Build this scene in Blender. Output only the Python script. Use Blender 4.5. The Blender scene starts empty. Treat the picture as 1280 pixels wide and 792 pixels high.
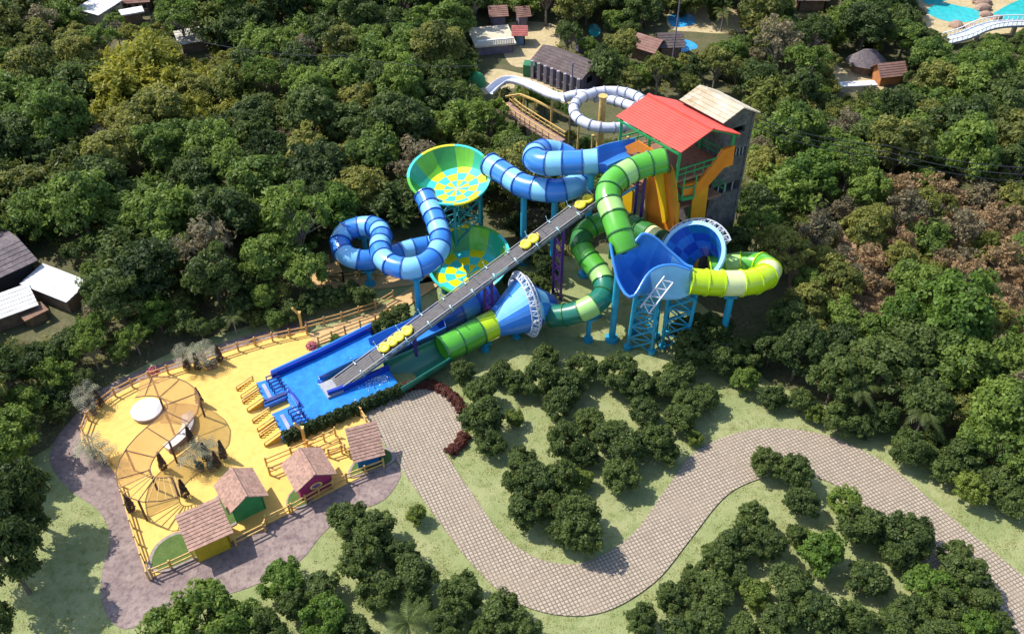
import bpy, math, random
import numpy as np
from mathutils import Vector
random.seed(7); RNG = np.random.default_rng(7)
R = math.radians
sc = bpy.context.scene
COL = sc.collection

# ------------------------------------------------------------------ camera model
W_, H_, F_, PITCH, CAMH = 1280.0, 792.0, 1150.0, R(42), 56.0
FW = Vector((0, math.cos(PITCH), -math.sin(PITCH))); UP = Vector((0, math.sin(PITCH), math.cos(PITCH))); RT = Vector((1, 0, 0))
CAMP = Vector((0, 0, CAMH))
def ray(px, py): return FW * F_ + RT * (px - W_/2) - UP * (py - H_/2)
def P(px, py, z=0.0):
    d = ray(px, py); return CAMP + d * ((z - CAMH) / d.z)
def proj(v):
    d = Vector(v) - CAMP; k = d.dot(FW); return (W_/2 + F_*d.dot(RT)/k, H_/2 - F_*d.dot(UP)/k, k)
def onplane(px, py, p0, n):
    d = ray(px, py); return CAMP + d * ((p0 - CAMP).dot(n) / d.dot(n))
def over(v, px, py):            # height above ground point v that is seen at row py
    d = ray(px, py); t = v.y / d.y; return CAMH + d.z * t

# ------------------------------------------------------------------ materials
def lin(c): return tuple((x/12.92 if x <= .04045 else ((x+.055)/1.055)**2.4) for x in [k/255 for k in c])
def nodes(name):
    m = bpy.data.materials.new(name); m.use_nodes = True
    nt = m.node_tree; return m, nt, nt.nodes, nt.links, nt.nodes['Principled BSDF']
def noise_mix(nt, c1, c2, scale, detail=4, lo=.35, hi=.65, rough=.6, coord='Object', vec=None):
    n = nt.nodes.new('ShaderNodeTexNoise'); n.inputs['Scale'].default_value = scale; n.inputs['Detail'].default_value = detail; n.inputs['Roughness'].default_value = rough
    if vec is None:
        g = nt.nodes.new('ShaderNodeNewGeometry'); vec = g.outputs['Position']
    nt.links.new(vec, n.inputs['Vector'])
    mr = nt.nodes.new('ShaderNodeMapRange'); mr.inputs[1].default_value = lo; mr.inputs[2].default_value = hi
    nt.links.new(n.outputs['Fac'], mr.inputs[0])
    mx = nt.nodes.new('ShaderNodeMix'); mx.data_type = 'RGBA'
    nt.links.new(mr.outputs[0], mx.inputs['Factor'])
    for k, c in (('A', c1), ('B', c2)):
        s = [i for i in mx.inputs if i.name == k and i.type == 'RGBA'][0]
        if isinstance(c, tuple): s.default_value = (*c, 1)
        else: nt.links.new(c, s)
    return [o for o in mx.outputs if o.type == 'RGBA'][0]
def bump(nt, bsdf, scale, strength, dist=.1):
    n = nt.nodes.new('ShaderNodeTexNoise'); n.inputs['Scale'].default_value = scale; n.inputs['Detail'].default_value = 5
    g = nt.nodes.new('ShaderNodeNewGeometry'); nt.links.new(g.outputs['Position'], n.inputs['Vector'])
    b = nt.nodes.new('ShaderNodeBump'); b.inputs['Strength'].default_value = strength; b.inputs['Distance'].default_value = dist
    nt.links.new(n.outputs['Fac'], b.inputs['Height']); nt.links.new(b.outputs[0], bsdf.inputs['Normal'])
MATS = {}
def mat(name, c, rough=.6, var=.18, scale=1.2, spec=.5, metal=0.0, bmp=0.0, bscale=8, coat=0.0):
    if name in MATS: return MATS[name]
    m, nt, N, L, b = nodes(name)
    a = tuple(x*(1-var) for x in c); d = tuple(min(1, x*(1+var)) for x in c)
    L.new(noise_mix(nt, a, d, scale), b.inputs['Base Color'])
    b.inputs['Roughness'].default_value = rough; b.inputs['Metallic'].default_value = metal
    b.inputs['Specular IOR Level'].default_value = spec; b.inputs['Coat Weight'].default_value = coat; b.inputs['Coat Roughness'].default_value = .08
    if bmp: bump(nt, b, bscale, bmp)
    MATS[name] = m; return m
def mat2(name, c1, c2, scale, rough=.8, c3=None, s3=20, lo=.35, hi=.65, bmp=0.0, bscale=10, lo3=.45, hi3=.75):
    m, nt, N, L, b = nodes(name)
    o = noise_mix(nt, c1, c2, scale, lo=lo, hi=hi)
    if c3: o = noise_mix(nt, o, c3, s3, lo=lo3, hi=hi3)
    L.new(o, b.inputs['Base Color']); b.inputs['Roughness'].default_value = rough; b.inputs['Specular IOR Level'].default_value = .25
    if bmp: bump(nt, b, bscale, bmp)
    MATS[name] = m; return m

def gloss(name, c): return mat(name, c, rough=.3, var=.07, scale=.9, coat=.3)
SB1 = gloss('slide_blue', (.034, .20, .62)); SB2 = gloss('slide_sky', (.20, .50, .78)); SB3 = gloss('slide_deep_blue', (.014, .075, .44)); SBX = gloss('slide_blue_seam', (.012, .07, .34))
SG1 = gloss('slide_green', (.085, .37, .03)); SG2 = gloss('slide_pale_green', (.33, .58, .17)); SG3 = gloss('slide_teal_green', (.012, .145, .095)); SG4 = gloss('slide_lime', (.47, .66, .008)); SG5 = gloss('slide_cream', (.70, .74, .33)); SGX = gloss('slide_green_seam', (.02, .12, .03))
SDG = gloss('slide_dark_green', (.035, .17, .04)); SBG = gloss('slide_bowl_green', (.14, .46, .025)); SAZ = gloss('slide_azure', (.05, .25, .70)); SGM = gloss('slide_mid_green', (.035, .27, .05)); SYE = gloss('slide_yellow', (.72, .60, .004)); SCY = gloss('slide_cyan', (.05, .52, .50)); STL = gloss('slide_teal', (.02, .36, .22))
CYAN = mat('cyan_steel', (.02, .30, .46), .4, .1); TEAL = mat('teal_steel', (.02, .24, .27), .4, .1); PURP = mat('purple_steel', (.075, .02, .17), .4, .1); GSTEEL = mat('green_steel', (.02, .26, .08), .45, .1)
WHITE = mat('white_paint', (.72, .72, .72), .5, .06); GREY = mat('grey_steel', (.30, .31, .33), .5, .12, 3); LGREY = mat('light_galvanised_steel', (.52, .54, .60), .45, .1, 3)
BELT = mat('conveyor_belt_rubber', (.085, .078, .082), .7, .2, 3); RAFT = mat('raft_yellow', (.76, .60, .02), .4, .06); RAFTD = mat('raft_seat_amber', (.72, .54, .03), .5, .1)
WOOD = mat('tan_wood', (.46, .265, .095), .75, .25, 3); WOODY = mat('yellow_wood', (.56, .36, .11), .7, .2, 3); WOODD = mat('dark_wood', (.10, .055, .035), .8, .25, 3)
ORANGE = mat('orange_cladding', (.66, .195, .012), .5, .12, .6); YELLOWP = mat('yellow_cladding', (.74, .42, .006), .5, .1, .6); AMBER = mat('amber_cladding', (.60, .255, .01), .5, .12, .6)
RED = mat('red_sheet_roof', (.66, .080, .055), .55, .10, .8, bmp=.1); CONC = mat2('concrete_blocks', (.085, .082, .08), (.15, .145, .14), .8, .9, (.05, .048, .047), 2.5, bmp=.3, bscale=5)
RUST = mat2('rusty_sheet_roof', (.50, .44, .33), (.36, .27, .165), .35, .7, (.60, .56, .46), 1.3)
DARK = mat('dark_interior', (.018, .018, .02), .9, .2)
PADM = mat2('yellow_pad_coating', (.70, .435, .11), (.75, .475, .13), .25, .75, (.63, .38, .095), 1.7, bmp=.05)
PINKCL = mat('pink_bloom', (.48, .13, .17), .8, .3, 4)
POOLB = gloss('pool_blue', (.012, .17, .62)); POOLD = gloss('pool_dark_blue', (.008, .04, .36)); KERB = mat('grey_kerb', (.27, .215, .20), .85, .2, 4, bmp=.2)

# ------------------------------------------------------------------ mesh builder
WLOC = {}
def wl(o): return WLOC.get(o.name, Vector((0, 0, 0)))
class MB:
    def __init__(s): s.v = []; s.f = []; s.m = []; s.s = []
    def add(s, vs, fs, mi=0, smooth=False):
        o = len(s.v); s.v += [tuple(v) for v in vs]
        for k, f in enumerate(fs):
            s.f.append([o+i for i in f]); s.m.append(mi[k] if isinstance(mi, (list, tuple)) else mi); s.s.append(smooth)
        return s
    def obox(s, c, x, y, z, mi=0):     # centre and three half axes
        c, x, y, z = map(Vector, (c, x, y, z))
        vs = [c+a*x+b*y+d*z for d in (-1, 1) for b in (-1, 1) for a in (-1, 1)]
        return s.add(vs, [(0,2,3,1),(4,5,7,6),(0,1,5,4),(2,6,7,3),(0,4,6,2),(1,3,7,5)], mi)
    def bar(s, a, b, w, h=None, mi=0, up=(0,0,1)):
        a, b = Vector(a), Vector(b); d = b-a; h = h or w
        u = Vector(up) if abs(d.normalized().dot(Vector(up))) < .98 else Vector((1, 0, 0))
        x = d.cross(u).normalized(); y = x.cross(d).normalized()
        return s.obox((a+b)/2, d/2, x*w/2, y*h/2, mi)
    def cyl(s, a, b, r0, r1=None, n=10, mi=0, caps=True):
        a, b = Vector(a), Vector(b); r1 = r0 if r1 is None else r1; d = (b-a).normalized()
        u = Vector((0, 0, 1)) if abs(d.z) < .95 else Vector((1, 0, 0)); x = d.cross(u).normalized(); y = d.cross(x)
        vs = [p + (x*math.cos(2*math.pi*i/n) + y*math.sin(2*math.pi*i/n))*r for p, r in ((a, r0), (b, r1)) for i in range(n)]
        s.add(vs, [(i, (i+1) % n, n+(i+1) % n, n+i) for i in range(n)], mi, True)
        if caps: s.add(vs, [tuple(range(n))[::-1], tuple(range(n, 2*n))], mi)
        return s
    def sweep(s, rings, mi=0, closed=True, smooth=True):   # rings: list of equal-length vertex lists
        k = len(rings[0]); vs = [p for r in rings for p in r]; fs = []
        for i in range(len(rings)-1):
            for j in range(k if closed else k-1):
                fs.append((i*k+j, i*k+(j+1) % k, (i+1)*k+(j+1) % k, (i+1)*k+j))
        return s.add(vs, fs, mi, smooth)
    def prism(s, pts, z0, z1, mi=0, top=None):             # polygon pts (x,y) extruded in z
        pts = [(p[0], p[1]) for p in pts]
        if sum(a[0]*b[1]-b[0]*a[1] for a, b in zip(pts, pts[1:]+pts[:1])) < 0: pts = pts[::-1]
        n = len(pts); vs = [(x, y, z0) for x, y in pts] + [(x, y, z1) for x, y in pts]
        s.add(vs, [(i, (i+1) % n, n+(i+1) % n, n+i) for i in range(n)], mi)
        return s.add(vs, [tuple(range(n))[::-1], tuple(range(n, 2*n))], [mi, mi if top is None else top])
    def slab(s, pts, off, mi=0):                           # planar polygon of 3D points thickened by a vector
        pts = [Vector(p) for p in pts]; n = len(pts); off = Vector(off); vs = pts + [p+off for p in pts]
        s.add(vs, [(i, (i+1) % n, n+(i+1) % n, n+i) for i in range(n)], mi)
        return s.add(vs, [tuple(range(n))[::-1], tuple(range(n, 2*n))], mi)
    def build(s, name, mats, parent=None, label=None):
        if not isinstance(mats, (list, tuple)): mats = [mats]
        V = np.array(s.v, dtype=float); c = Vector((V.min(0)+V.max(0))/2)
        if parent is None: c.z = V[:, 2].min()
        me = bpy.data.meshes.new(name); me.from_pydata([tuple(r) for r in (V-np.array(c))], [], s.f)
        for m in mats: me.materials.append(m)
        me.polygons.foreach_set('material_index', s.m); me.polygons.foreach_set('use_smooth', s.s); me.update()
        o = bpy.data.objects.new(name, me); COL.objects.link(o); WLOC[o.name] = c
        o.location = c - (wl(parent) if parent else Vector((0, 0, 0)))
        if parent: o.parent = parent
        if label: o['label'] = label
        return o
def tag(o, label=None, cat=None, group=None, kind=None):
    if label: o['label'] = label
    if cat: o['category'] = cat
    if group: o['group'] = group
    if kind: o['kind'] = kind
    return o
def thing(name, loc, label, cat, group=None):
    o = bpy.data.objects.new(name, None); COL.objects.link(o); o.location = loc; WLOC[o.name] = Vector(loc)
    o.empty_display_size = .3
    return tag(o, label, cat, group)
def copy_thing(o, loc, rz=0.0, scale=(1, 1, 1), label=None, group=None, crown_mat=None):
    c = o.copy(); COL.objects.link(c); c.location = loc; c.rotation_euler = (0, 0, rz); c.scale = scale
    if label: c['label'] = label
    if group: c['group'] = group
    for ch in o.children:
        k = ch.copy(); COL.objects.link(k); k.parent = c
        for g in ch.children:
            q = g.copy(); COL.objects.link(q); q.parent = k
        if crown_mat and ch.name.split('.')[0] == 'crown':
            k.material_slots[0].link = 'OBJECT'; k.material_slots[0].material = crown_mat
    return c
def cr(pts, step=.35, closed=False):    # centripetal-ish Catmull-Rom through points, resampled evenly
    pts = [Vector(p) for p in pts]; out = []; n = len(pts)
    for i in range(n if closed else n-1):
        if closed: p0, p1, p2, p3 = pts[i-1], pts[i], pts[(i+1) % n], pts[(i+2) % n]
        else: p1, p2 = pts[i], pts[i+1]; p0 = pts[i-1] if i else p1*2-p2; p3 = pts[i+2] if i+2 < n else p2*2-p1
        for k in range(16):
            t = k/16; out.append(.5*((2*p1)+(p2-p0)*t+(2*p0-5*p1+4*p2-p3)*t*t+(3*p1-p0-3*p2+p3)*t**3))
    out.append(pts[0].copy() if closed else pts[-1].copy())
    L = [0]
    for a, b in zip(out, out[1:]): L.append(L[-1]+(b-a).length)
    m = max(2, int(round(L[-1]/step))); res = []; j = 0
    for i in range(m+1):
        d = L[-1]*i/m
        while j < len(L)-2 and L[j+1] < d: j += 1
        res.append(out[j].lerp(out[j+1], 0 if L[j+1] == L[j] else (d-L[j])/(L[j+1]-L[j])))
    return res
def cr2(px, z=0, step=.6, closed=False): return cr([P(x, y, z) for x, y in px], step, closed)
def frames(path):
    out = []
    for i, p in enumerate(path):
        t = (path[min(i+1, len(path)-1)] - path[max(i-1, 0)]).normalized()
        x = t.cross(Vector((0, 0, 1)))
        x = x.normalized() if x.length > 1e-4 else Vector((1, 0, 0))
        out.append((p, t, x, x.cross(t).normalized()))
    return out
def struct(name, mb, m): return tag(mb.build(name, m), kind='structure')
def sheet(name, pts, z, m):
    pts = [(p[0], p[1]) for p in pts]
    if sum(a[0]*b[1]-b[0]*a[1] for a, b in zip(pts, pts[1:]+pts[:1])) < 0: pts = pts[::-1]
    b = MB(); b.add([(x, y, z) for x, y in pts], [tuple(range(len(pts)))]); return struct(name, b, m)
OBST = []      # (point, radius) of slide parts that trees must stay clear of

# ------------------------------------------------------------------ world, sun, camera
SUN = Vector((-.91, .41, 0)).normalized()*math.cos(R(51)) + Vector((0, 0, math.sin(R(51))))
w = bpy.data.worlds.new('World'); sc.world = w; w.use_nodes = True
sk = w.node_tree.nodes.new('ShaderNodeTexSky'); sk.sky_type = 'NISHITA'; sk.sun_disc = False
sk.sun_elevation = R(51); sk.sun_rotation = math.atan2(SUN.x, SUN.y) % (2*math.pi)
bg = w.node_tree.nodes['Background']; w.node_tree.links.new(sk.outputs[0], bg.inputs[0]); bg.inputs[1].default_value = .15
sl = bpy.data.lights.new('sun', 'SUN'); sl.energy = 3.9; sl.angle = R(.5); sl.color = (1, .95, .86)
so = bpy.data.objects.new('sun', sl); COL.objects.link(so); so.rotation_euler = SUN.to_track_quat('Z', 'Y').to_euler()
cd = bpy.data.cameras.new('camera'); cam = bpy.data.objects.new('camera', cd); COL.objects.link(cam)
cam.location = CAMP; cam.rotation_euler = (R(90)-PITCH, 0, 0); cd.sensor_width = 36; cd.lens = 36*F_/W_; cd.clip_end = 6000; sc.camera = cam
sc.view_settings.view_transform = 'Standard'; sc.view_settings.look = 'None'; sc.view_settings.exposure = .76; sc.view_settings.gamma = 1

# ------------------------------------------------------------------ ground
GR = mat2('lawn_grass', (.215, .25, .10), (.29, .30, .14), .22, .95, (.165, .205, .07), 1.1, bmp=.6, bscale=7, lo3=.48, hi3=.74)
FLOOR = mat2('leaf_litter', (.075, .085, .035), (.13, .11, .06), .3, .95, (.055, .07, .025), 2.5, bmp=.5, bscale=4)
DRY = mat2('dry_earth', (.30, .19, .115), (.21, .14, .08), .35, .95, (.36, .25, .16), 1.8, bmp=.4, bscale=5)
SAND = mat2('sandy_ground', (.46, .36, .20), (.36, .29, .15), .4, .95, (.52, .44, .30), 2, bmp=.2)
MULCH = mat2('stamped_paving', (.21, .155, .145), (.30, .23, .205), .5, .9, (.125, .088, .09), 2.4, bmp=.8, bscale=4)
b = MB(); n = 24; S = 1500
vs = [(-S+2*S*i/n, -S+2*S*j/n, 0) for j in range(n+1) for i in range(n+1)]
b.add(vs, [(j*(n+1)+i, j*(n+1)+i+1, (j+1)*(n+1)+i+1, (j+1)*(n+1)+i) for j in range(n) for i in range(n)])
struct('ground', b, GR)
sheet('forest_floor', cr2([(-150, -40), (300, -75), (640, -85), (1000, -75), (1450, -40), (1480, 300), (1450, 560), (1280, 610), (1180, 560), (1040, 505), (950, 470), (900, 400), (790, 325), (700, 320), (600, 345), (520, 330), (420, 355), (330, 400), (240, 430), (140, 480), (60, 560), (-60, 600), (-140, 500)], 0, 1.2, True), .006, FLOOR)
sheet('dry_clearing', cr2([(1180, 250), (1215, 245), (1235, 290), (1290, 350), (1340, 420), (1290, 450), (1240, 410), (1190, 370)], 0, .8, True), .012, DRY)
sheet('dry_scrub_ground', cr2([(1000, 300), (1080, 290), (1160, 270), (1180, 370), (1150, 410), (1060, 410), (990, 390)], 0, .8, True), .010, DRY)
sheet('dirt_road', cr2([(632, 30), (690, 30), (700, 50), (690, 66), (668, 82), (640, 82), (628, 60)], 0, .8, True), .012, SAND)
sheet('slide_bank', cr2([(600, 118), (612, 88), (650, 92), (712, 112), (735, 122), (715, 132), (660, 112), (630, 112)], 0, .8, True), .013, SAND)

# paved path with kerb step
def paver_material():
    m, nt, N, L, bs = nodes('paver_grid')
    g = N.new('ShaderNodeNewGeometry'); mp = N.new('ShaderNodeMapping'); mp.inputs['Rotation'].default_value = (0, 0, R(-24)); L.new(g.outputs['Position'], mp.inputs['Vector'])
    br = N.new('ShaderNodeTexBrick'); br.offset = 0; br.inputs['Scale'].default_value = 1
    br.inputs['Brick Width'].default_value = .28; br.inputs['Row Height'].default_value = .28; br.inputs['Mortar Size'].default_value = .042; br.inputs['Mortar Smooth'].default_value = .3
    br.inputs['Color1'].default_value = (.42, .345, .27, 1); br.inputs['Color2'].default_value = (.33, .265, .205, 1); br.inputs['Mortar'].default_value = (.15, .12, .085, 1)
    L.new(mp.outputs[0], br.inputs['Vector'])
    o = noise_mix(nt, br.outputs['Color'], (.30, .235, .17), .45, lo=.5, hi=.85)
    L.new(o, bs.inputs['Base Color']); bs.inputs['Roughness'].default_value = .9
    bp = N.new('ShaderNodeBump'); bp.inputs['Strength'].default_value = .5; bp.inputs['Distance'].default_value = .05; bp.invert = True
    L.new(br.outputs['Fac'], bp.inputs['Height']); L.new(bp.outputs[0], bs.inputs['Normal'])
    return m
PAVE = paver_material()
eL = cr2([(478, 552), (500, 583), (540, 640), (590, 705), (640, 750), (700, 769), (760, 763), (820, 726), (862, 675), (905, 622), (945, 600), (990, 592), (1035, 602), (1085, 635), (1150, 697), (1215, 755), (1290, 815)], 0, .7)
eR = cr2([(556, 566), (585, 610), (630, 670), (680, 701), (735, 702), (790, 668), (832, 612), (868, 566), (920, 542), (975, 536), (1040, 547), (1110, 582), (1180, 640), (1290, 730), (1330, 765)], 0, .7)
plaza = [(452, 522), (475, 508), (505, 493), (530, 487), (552, 492), (570, 510), (577, 535), (572, 555)]
pl = [tuple(p[:2]) for p in cr2(plaza, 0, .7)]
poly = pl + [tuple(p[:2]) for p in eR] + [tuple(p[:2]) for p in reversed(eL)]
b = MB(); b.prism(poly, -.1, .10); struct('path', b, PAVE)

# yellow pad, stamped walkway
pad = [(398, 437), (382, 412), (355, 420), (300, 434), (250, 452), (200, 468), (165, 483), (135, 500), (112, 520), (101, 545), (110, 566), (138, 583), (147, 600), (160, 640), (172, 680), (190, 722)]
padw = [P(*q) for q in pad[:3]] + cr2(pad[2:13], 0, .8)[1:] + [P(*q) for q in pad[13:]] + [P(*q) for q in [(260, 690), (335, 655), (400, 622), (450, 597), (484, 577), (466, 543), (447, 510), (420, 480)]]
b = MB(); b.prism(padw, -.05, .09); struct('yellow_pad', b, PADM)
wk = [(392, 398), (340, 411), (290, 425), (240, 442), (190, 458), (150, 474), (120, 492), (98, 515), (72, 545), (62, 575), (85, 610), (125, 640), (138, 675), (128, 712), (128, 755), (150, 785), (185, 778), (225, 755), (300, 738), (370, 705), (405, 665), (440, 640), (480, 625), (502, 590), (484, 570)]
wkw = cr2(wk, 0, .8) + [P(430, 600), P(330, 640), P(200, 700), P(170, 600), P(130, 560), P(130, 520), P(200, 480), P(380, 420)]
sheet('stamped_walkway', wkw, .03, MULCH)
LAWN = mat2('dark_lawn', (.07, .12, .03), (.10, .15, .04), 1.5, .95, (.05, .09, .02), 6, bmp=.4)
def lawn_bed(px, lab):
    w_ = cr2(px, 0, .5, True); c = sum(w_, Vector())/len(w_)
    b = MB(); b.prism(w_, .0, .17); r = thing('lawn_bed', (c.x, c.y, .09), lab, 'lawn bed')
    b.build('kerb', KERB, r); b = MB(); b.prism([c+(p-c)*.86 for p in w_], .1, .19); b.build('turf', LAWN, r)
lawn_bed([(186, 712), (190, 690), (205, 674), (228, 665), (250, 680), (262, 690), (230, 706), (205, 716)], 'curved dark grass bed with grey kerb left of the yellow cabin')
lawn_bed([(262, 640), (268, 625), (284, 615), (300, 640), (296, 656), (280, 660)], 'small grass bed with grey kerb left of the green cabin')
lawn_bed([(358, 632), (362, 618), (375, 610), (392, 622), (385, 632), (368, 637)], 'small grass bed with grey kerb left of the magenta cabin')
lawn_bed([(434, 598), (440, 582), (452, 572), (486, 560), (494, 576), (470, 588), (450, 596)], 'grass bed with grey kerb round the blue cabin')

# ------------------------------------------------------------------ fences
def fence(px, lab, h=1.0, sp=1.5, z=.05, m=WOOD, name='wooden_fence', group='wooden rail fences round the yellow pad', curve=True, pw=.12):
    pts = cr2(px, z, sp) if curve else None
    if pts is None:
        pts = []
        for a, c in zip(px, px[1:]):
            A, B = P(*a, z), P(*c, z); k = max(1, round((B-A).length/sp)); pts += [A.lerp(B, i/k) for i in range(k)]
        pts.append(P(*px[-1], z))
    r = thing(name, tuple(pts[0]), lab, 'fence', group)
    for p in pts:
        b = MB(); b.bar(p, p+Vector((0, 0, h+.1)), pw); b.build('post', m, r)
    for hh in (.45, .9):
        b = MB()
        for a, c in zip(pts, pts[1:]): b.bar(a+Vector((0, 0, h*hh)), c+Vector((0, 0, h*hh)), .07, .11)
        b.build('rail', m, r)
    return r
fence([(384, 418), (340, 427), (295, 440), (245, 457), (200, 471), (165, 485), (135, 502), (114, 522), (105, 545), (113, 563), (140, 581)], 'long curved wooden fence along the upper edge of the yellow pad')
fence([(150, 607), (160, 640), (172, 680), (187, 724)], 'straight wooden fence down the left side of the yellow pad', m=WOODY, curve=False)
fence([(191, 721), (215, 711), (243, 698)], 'short wooden fence at the corner left of the yellow cabin', m=WOODY, curve=False)
fence([(296, 682), (332, 664), (334, 655), (363, 641.5)], 'wooden fence between the yellow and the magenta cabins', m=WOODY, curve=False)
fence([(366, 640), (400, 620), (434, 602), (480, 584)], 'wooden fence running in front of the magenta and blue cabins', m=WOODY, curve=False)
fence([(384, 413), (428, 401), (470, 387), (492, 374)], 'upper wooden fence of the entrance ramp above the yellow pad', curve=False)
fence([(399, 432), (432, 418), (470, 404), (486, 395)], 'lower wooden fence of the entrance ramp above the pool', curve=False)
fence([(334, 583), (365, 570), (406, 552), (420, 545)], 'back row wooden queue fence below the hedge', curve=False, m=WOODY)
fence([(338, 594), (365, 583), (398, 568), (426, 557)], 'front row wooden queue fence beside the magenta cabin', curve=False, m=WOODY)
fence([(427, 558), (438, 573)], 'short steep wooden barrier left of the blue cabin', curve=False, m=WOODY, sp=.9)
fence([(412, 572), (428, 567)], 'tiny wooden barrier between the magenta and blue cabins', curve=False, m=WOODY, sp=.9)
fence([(446, 511), (466, 542)], 'wooden fence between the hedge end and the paved plaza', curve=False, m=WOODY, sp=.9)
fence([(412, 330), (400, 336), (396, 346), (404, 353), (430, 352)], 'wooden fence round the bend of the ramp behind the blue loop', m=WOOD, group='ramp fences behind the pool')
fence([(430, 352), (470, 348), (510, 342), (545, 330)], 'wooden fence of the ramp passing under the blue loop', m=WOOD, group='ramp fences behind the pool')
RAMP = mat2('ramp_boards', (.52, .34, .15), (.44, .27, .115), .8, .8, (.58, .40, .2), 3)
def ribbon(name, px, hw, z, m, th=.08):
    path = cr2(px, z, .6); b = MB(); rings = []
    for p, t, x, u in frames(path): rings.append([p-x*hw, p+x*hw, p+x*hw-Vector((0, 0, th)), p-x*hw-Vector((0, 0, th))])
    b.sweep(rings, smooth=False); b.add(rings[0], [(0, 1, 2, 3)]); b.add(rings[-1], [(3, 2, 1, 0)])
    return struct(name, b, m)
ribbon('entrance_ramp', [(390, 424), (430, 410), (470, 396), (492, 384), (515, 368), (548, 345), (520, 348), (470, 353), (430, 355)], .85, .12, RAMP)
ribbon('ramp_bend', [(435, 360), (408, 357), (400, 346), (408, 338), (425, 333)], .8, .13, RAMP)
for px_, lab in (((378, 412), 'tall wooden gate post at the top corner of the yellow pad'), ((382, 556), 'tall wooden post at the hedge end by the queue fences')):
    p = P(*px_); r = thing('wooden_post', tuple(p), lab, 'post'); b = MB(); b.bar(p, p+Vector((0, 0, 2.0)), .2); b.build('post', WOODY, r)
    b = MB(); b.bar(p+Vector((-.12, 0, 2.0)), p+Vector((-.5, 0, 2.6)), .14, .2); b.bar(p+Vector((0, 0, 2.0)), p+Vector((0, 0, 2.12)), .32); b.build('finial', WOODY, r)

# ------------------------------------------------------------------ slides
def path3(pts, step=.34): return cr([P(*q) for q in pts], step)
def tube(root, pts, rad, cols, seam, sec=1.75, name='tube_section', n=20, ends=True, transparent=False):
    """tube in flanged sections; cols = list of materials used in turn"""
    path = path3(pts); fr = frames(path)
    for p in path: OBST.append((p, rad if not callable(rad) else 1.7))
    L = (len(path)-1); ns = max(1, round(L*.34/sec)); cut = [round(i*L/ns) for i in range(ns+1)]
    rr = rad if callable(rad) else (lambda t: rad)
    ang = [2*math.pi*k/n for k in range(n)]
    def ring(i, q):
        p, t, x, u = fr[i]; return [p + x*(q*math.cos(a)) + u*(q*math.sin(a)) for a in ang]
    for s in range(ns):
        i0, i1 = cut[s], cut[s+1]; b = MB(); r_ = lambda i: rr(i/L)
        b.sweep([ring(i, r_(i)) for i in range(i0, i1+1)], 0)
        b.sweep([ring(i, r_(i)-.05)[::-1] for i in range(i0, i1+1)], 0)
        p, t, x, u = fr[i0]; q = r_(i0)
        def disp(ring_, d): return [v + t*d for v in ring_]
        a0, a1 = ring(i0, q-.05), ring(i0, q+.09)
        b.sweep([disp(a0, -.05), disp(a1, -.05), disp(a1, .06), disp(a0, .06)], 1, smooth=False)
        if s == ns-1:
            p, t, x, u = fr[i1]; a0, a1 = ring(i1, r_(i1)-.05), ring(i1, r_(i1)+.12)
            b.sweep([disp(a0, -.06), disp(a1, -.06), disp(a1, .08), disp(a0, .08), disp(a0, -.06)], 1, smooth=False)
        b.build(name, [cols[s % len(cols)], seam], root)
    return fr
def trough(root, pts, rad, m, seam, a0=R(180), a1=R(360), name='trough', n=14, sec=None, wall=0.0, th=.07, cols=None):
    path = path3(pts); fr = frames(path); L = len(path)-1; ns = max(1, round(L*.34/sec)) if sec else 1
    for p in path: OBST.append((p, rad if not callable(rad) else 1.7))
    cut = [round(i*L/ns) for i in range(ns+1)]
    for s in range(ns):
        rings = []
        for i in range(cut[s], cut[s+1]+1):
            p, t, x, u = fr[i]; q = rad(i/L) if callable(rad) else rad
            def prof(q, dz):
                pr = [p + x*(q*math.cos(a)) + u*(q*math.sin(a)*.8) for a in [a0+(a1-a0)*k/n for k in range(n+1)]]
                return [pr[0]+u*wall] + pr + [pr[-1]+u*wall]
            o_, i_ = prof(q+th, 0), prof(q-th*.2, 0)
            rings.append(o_ + i_[::-1])
        b = MB(); b.sweep(rings, 0)
        for rg, fl in ((rings[0], 1), (rings[-1], 0)):
            k = len(rg)//2
            b.add(rg, [((j, j+1, len(rg)-2-j, len(rg)-1-j) if fl else (len(rg)-1-j, len(rg)-2-j, j+1, j)) for j in range(k-1)], 0)
        if s:
            p, t, x, u = fr[cut[s]]; q = rad(cut[s]/L) if callable(rad) else rad
            pr = lambda q: [p + x*(q*math.cos(a)) + u*(q*math.sin(a)*.8) for a in [a0+(a1-a0)*k/n for k in range(n+1)]]
            A, B = pr(q+th+.06), pr(q+th-.01)
            b.sweep([[v-t*.06 for v in B], [v-t*.06 for v in A], [v+t*.06 for v in A], [v+t*.06 for v in B]], 1, closed=False, smooth=False)
        b.build(name, [cols[s % len(cols)] if cols else m, seam], root)
    return fr

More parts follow.
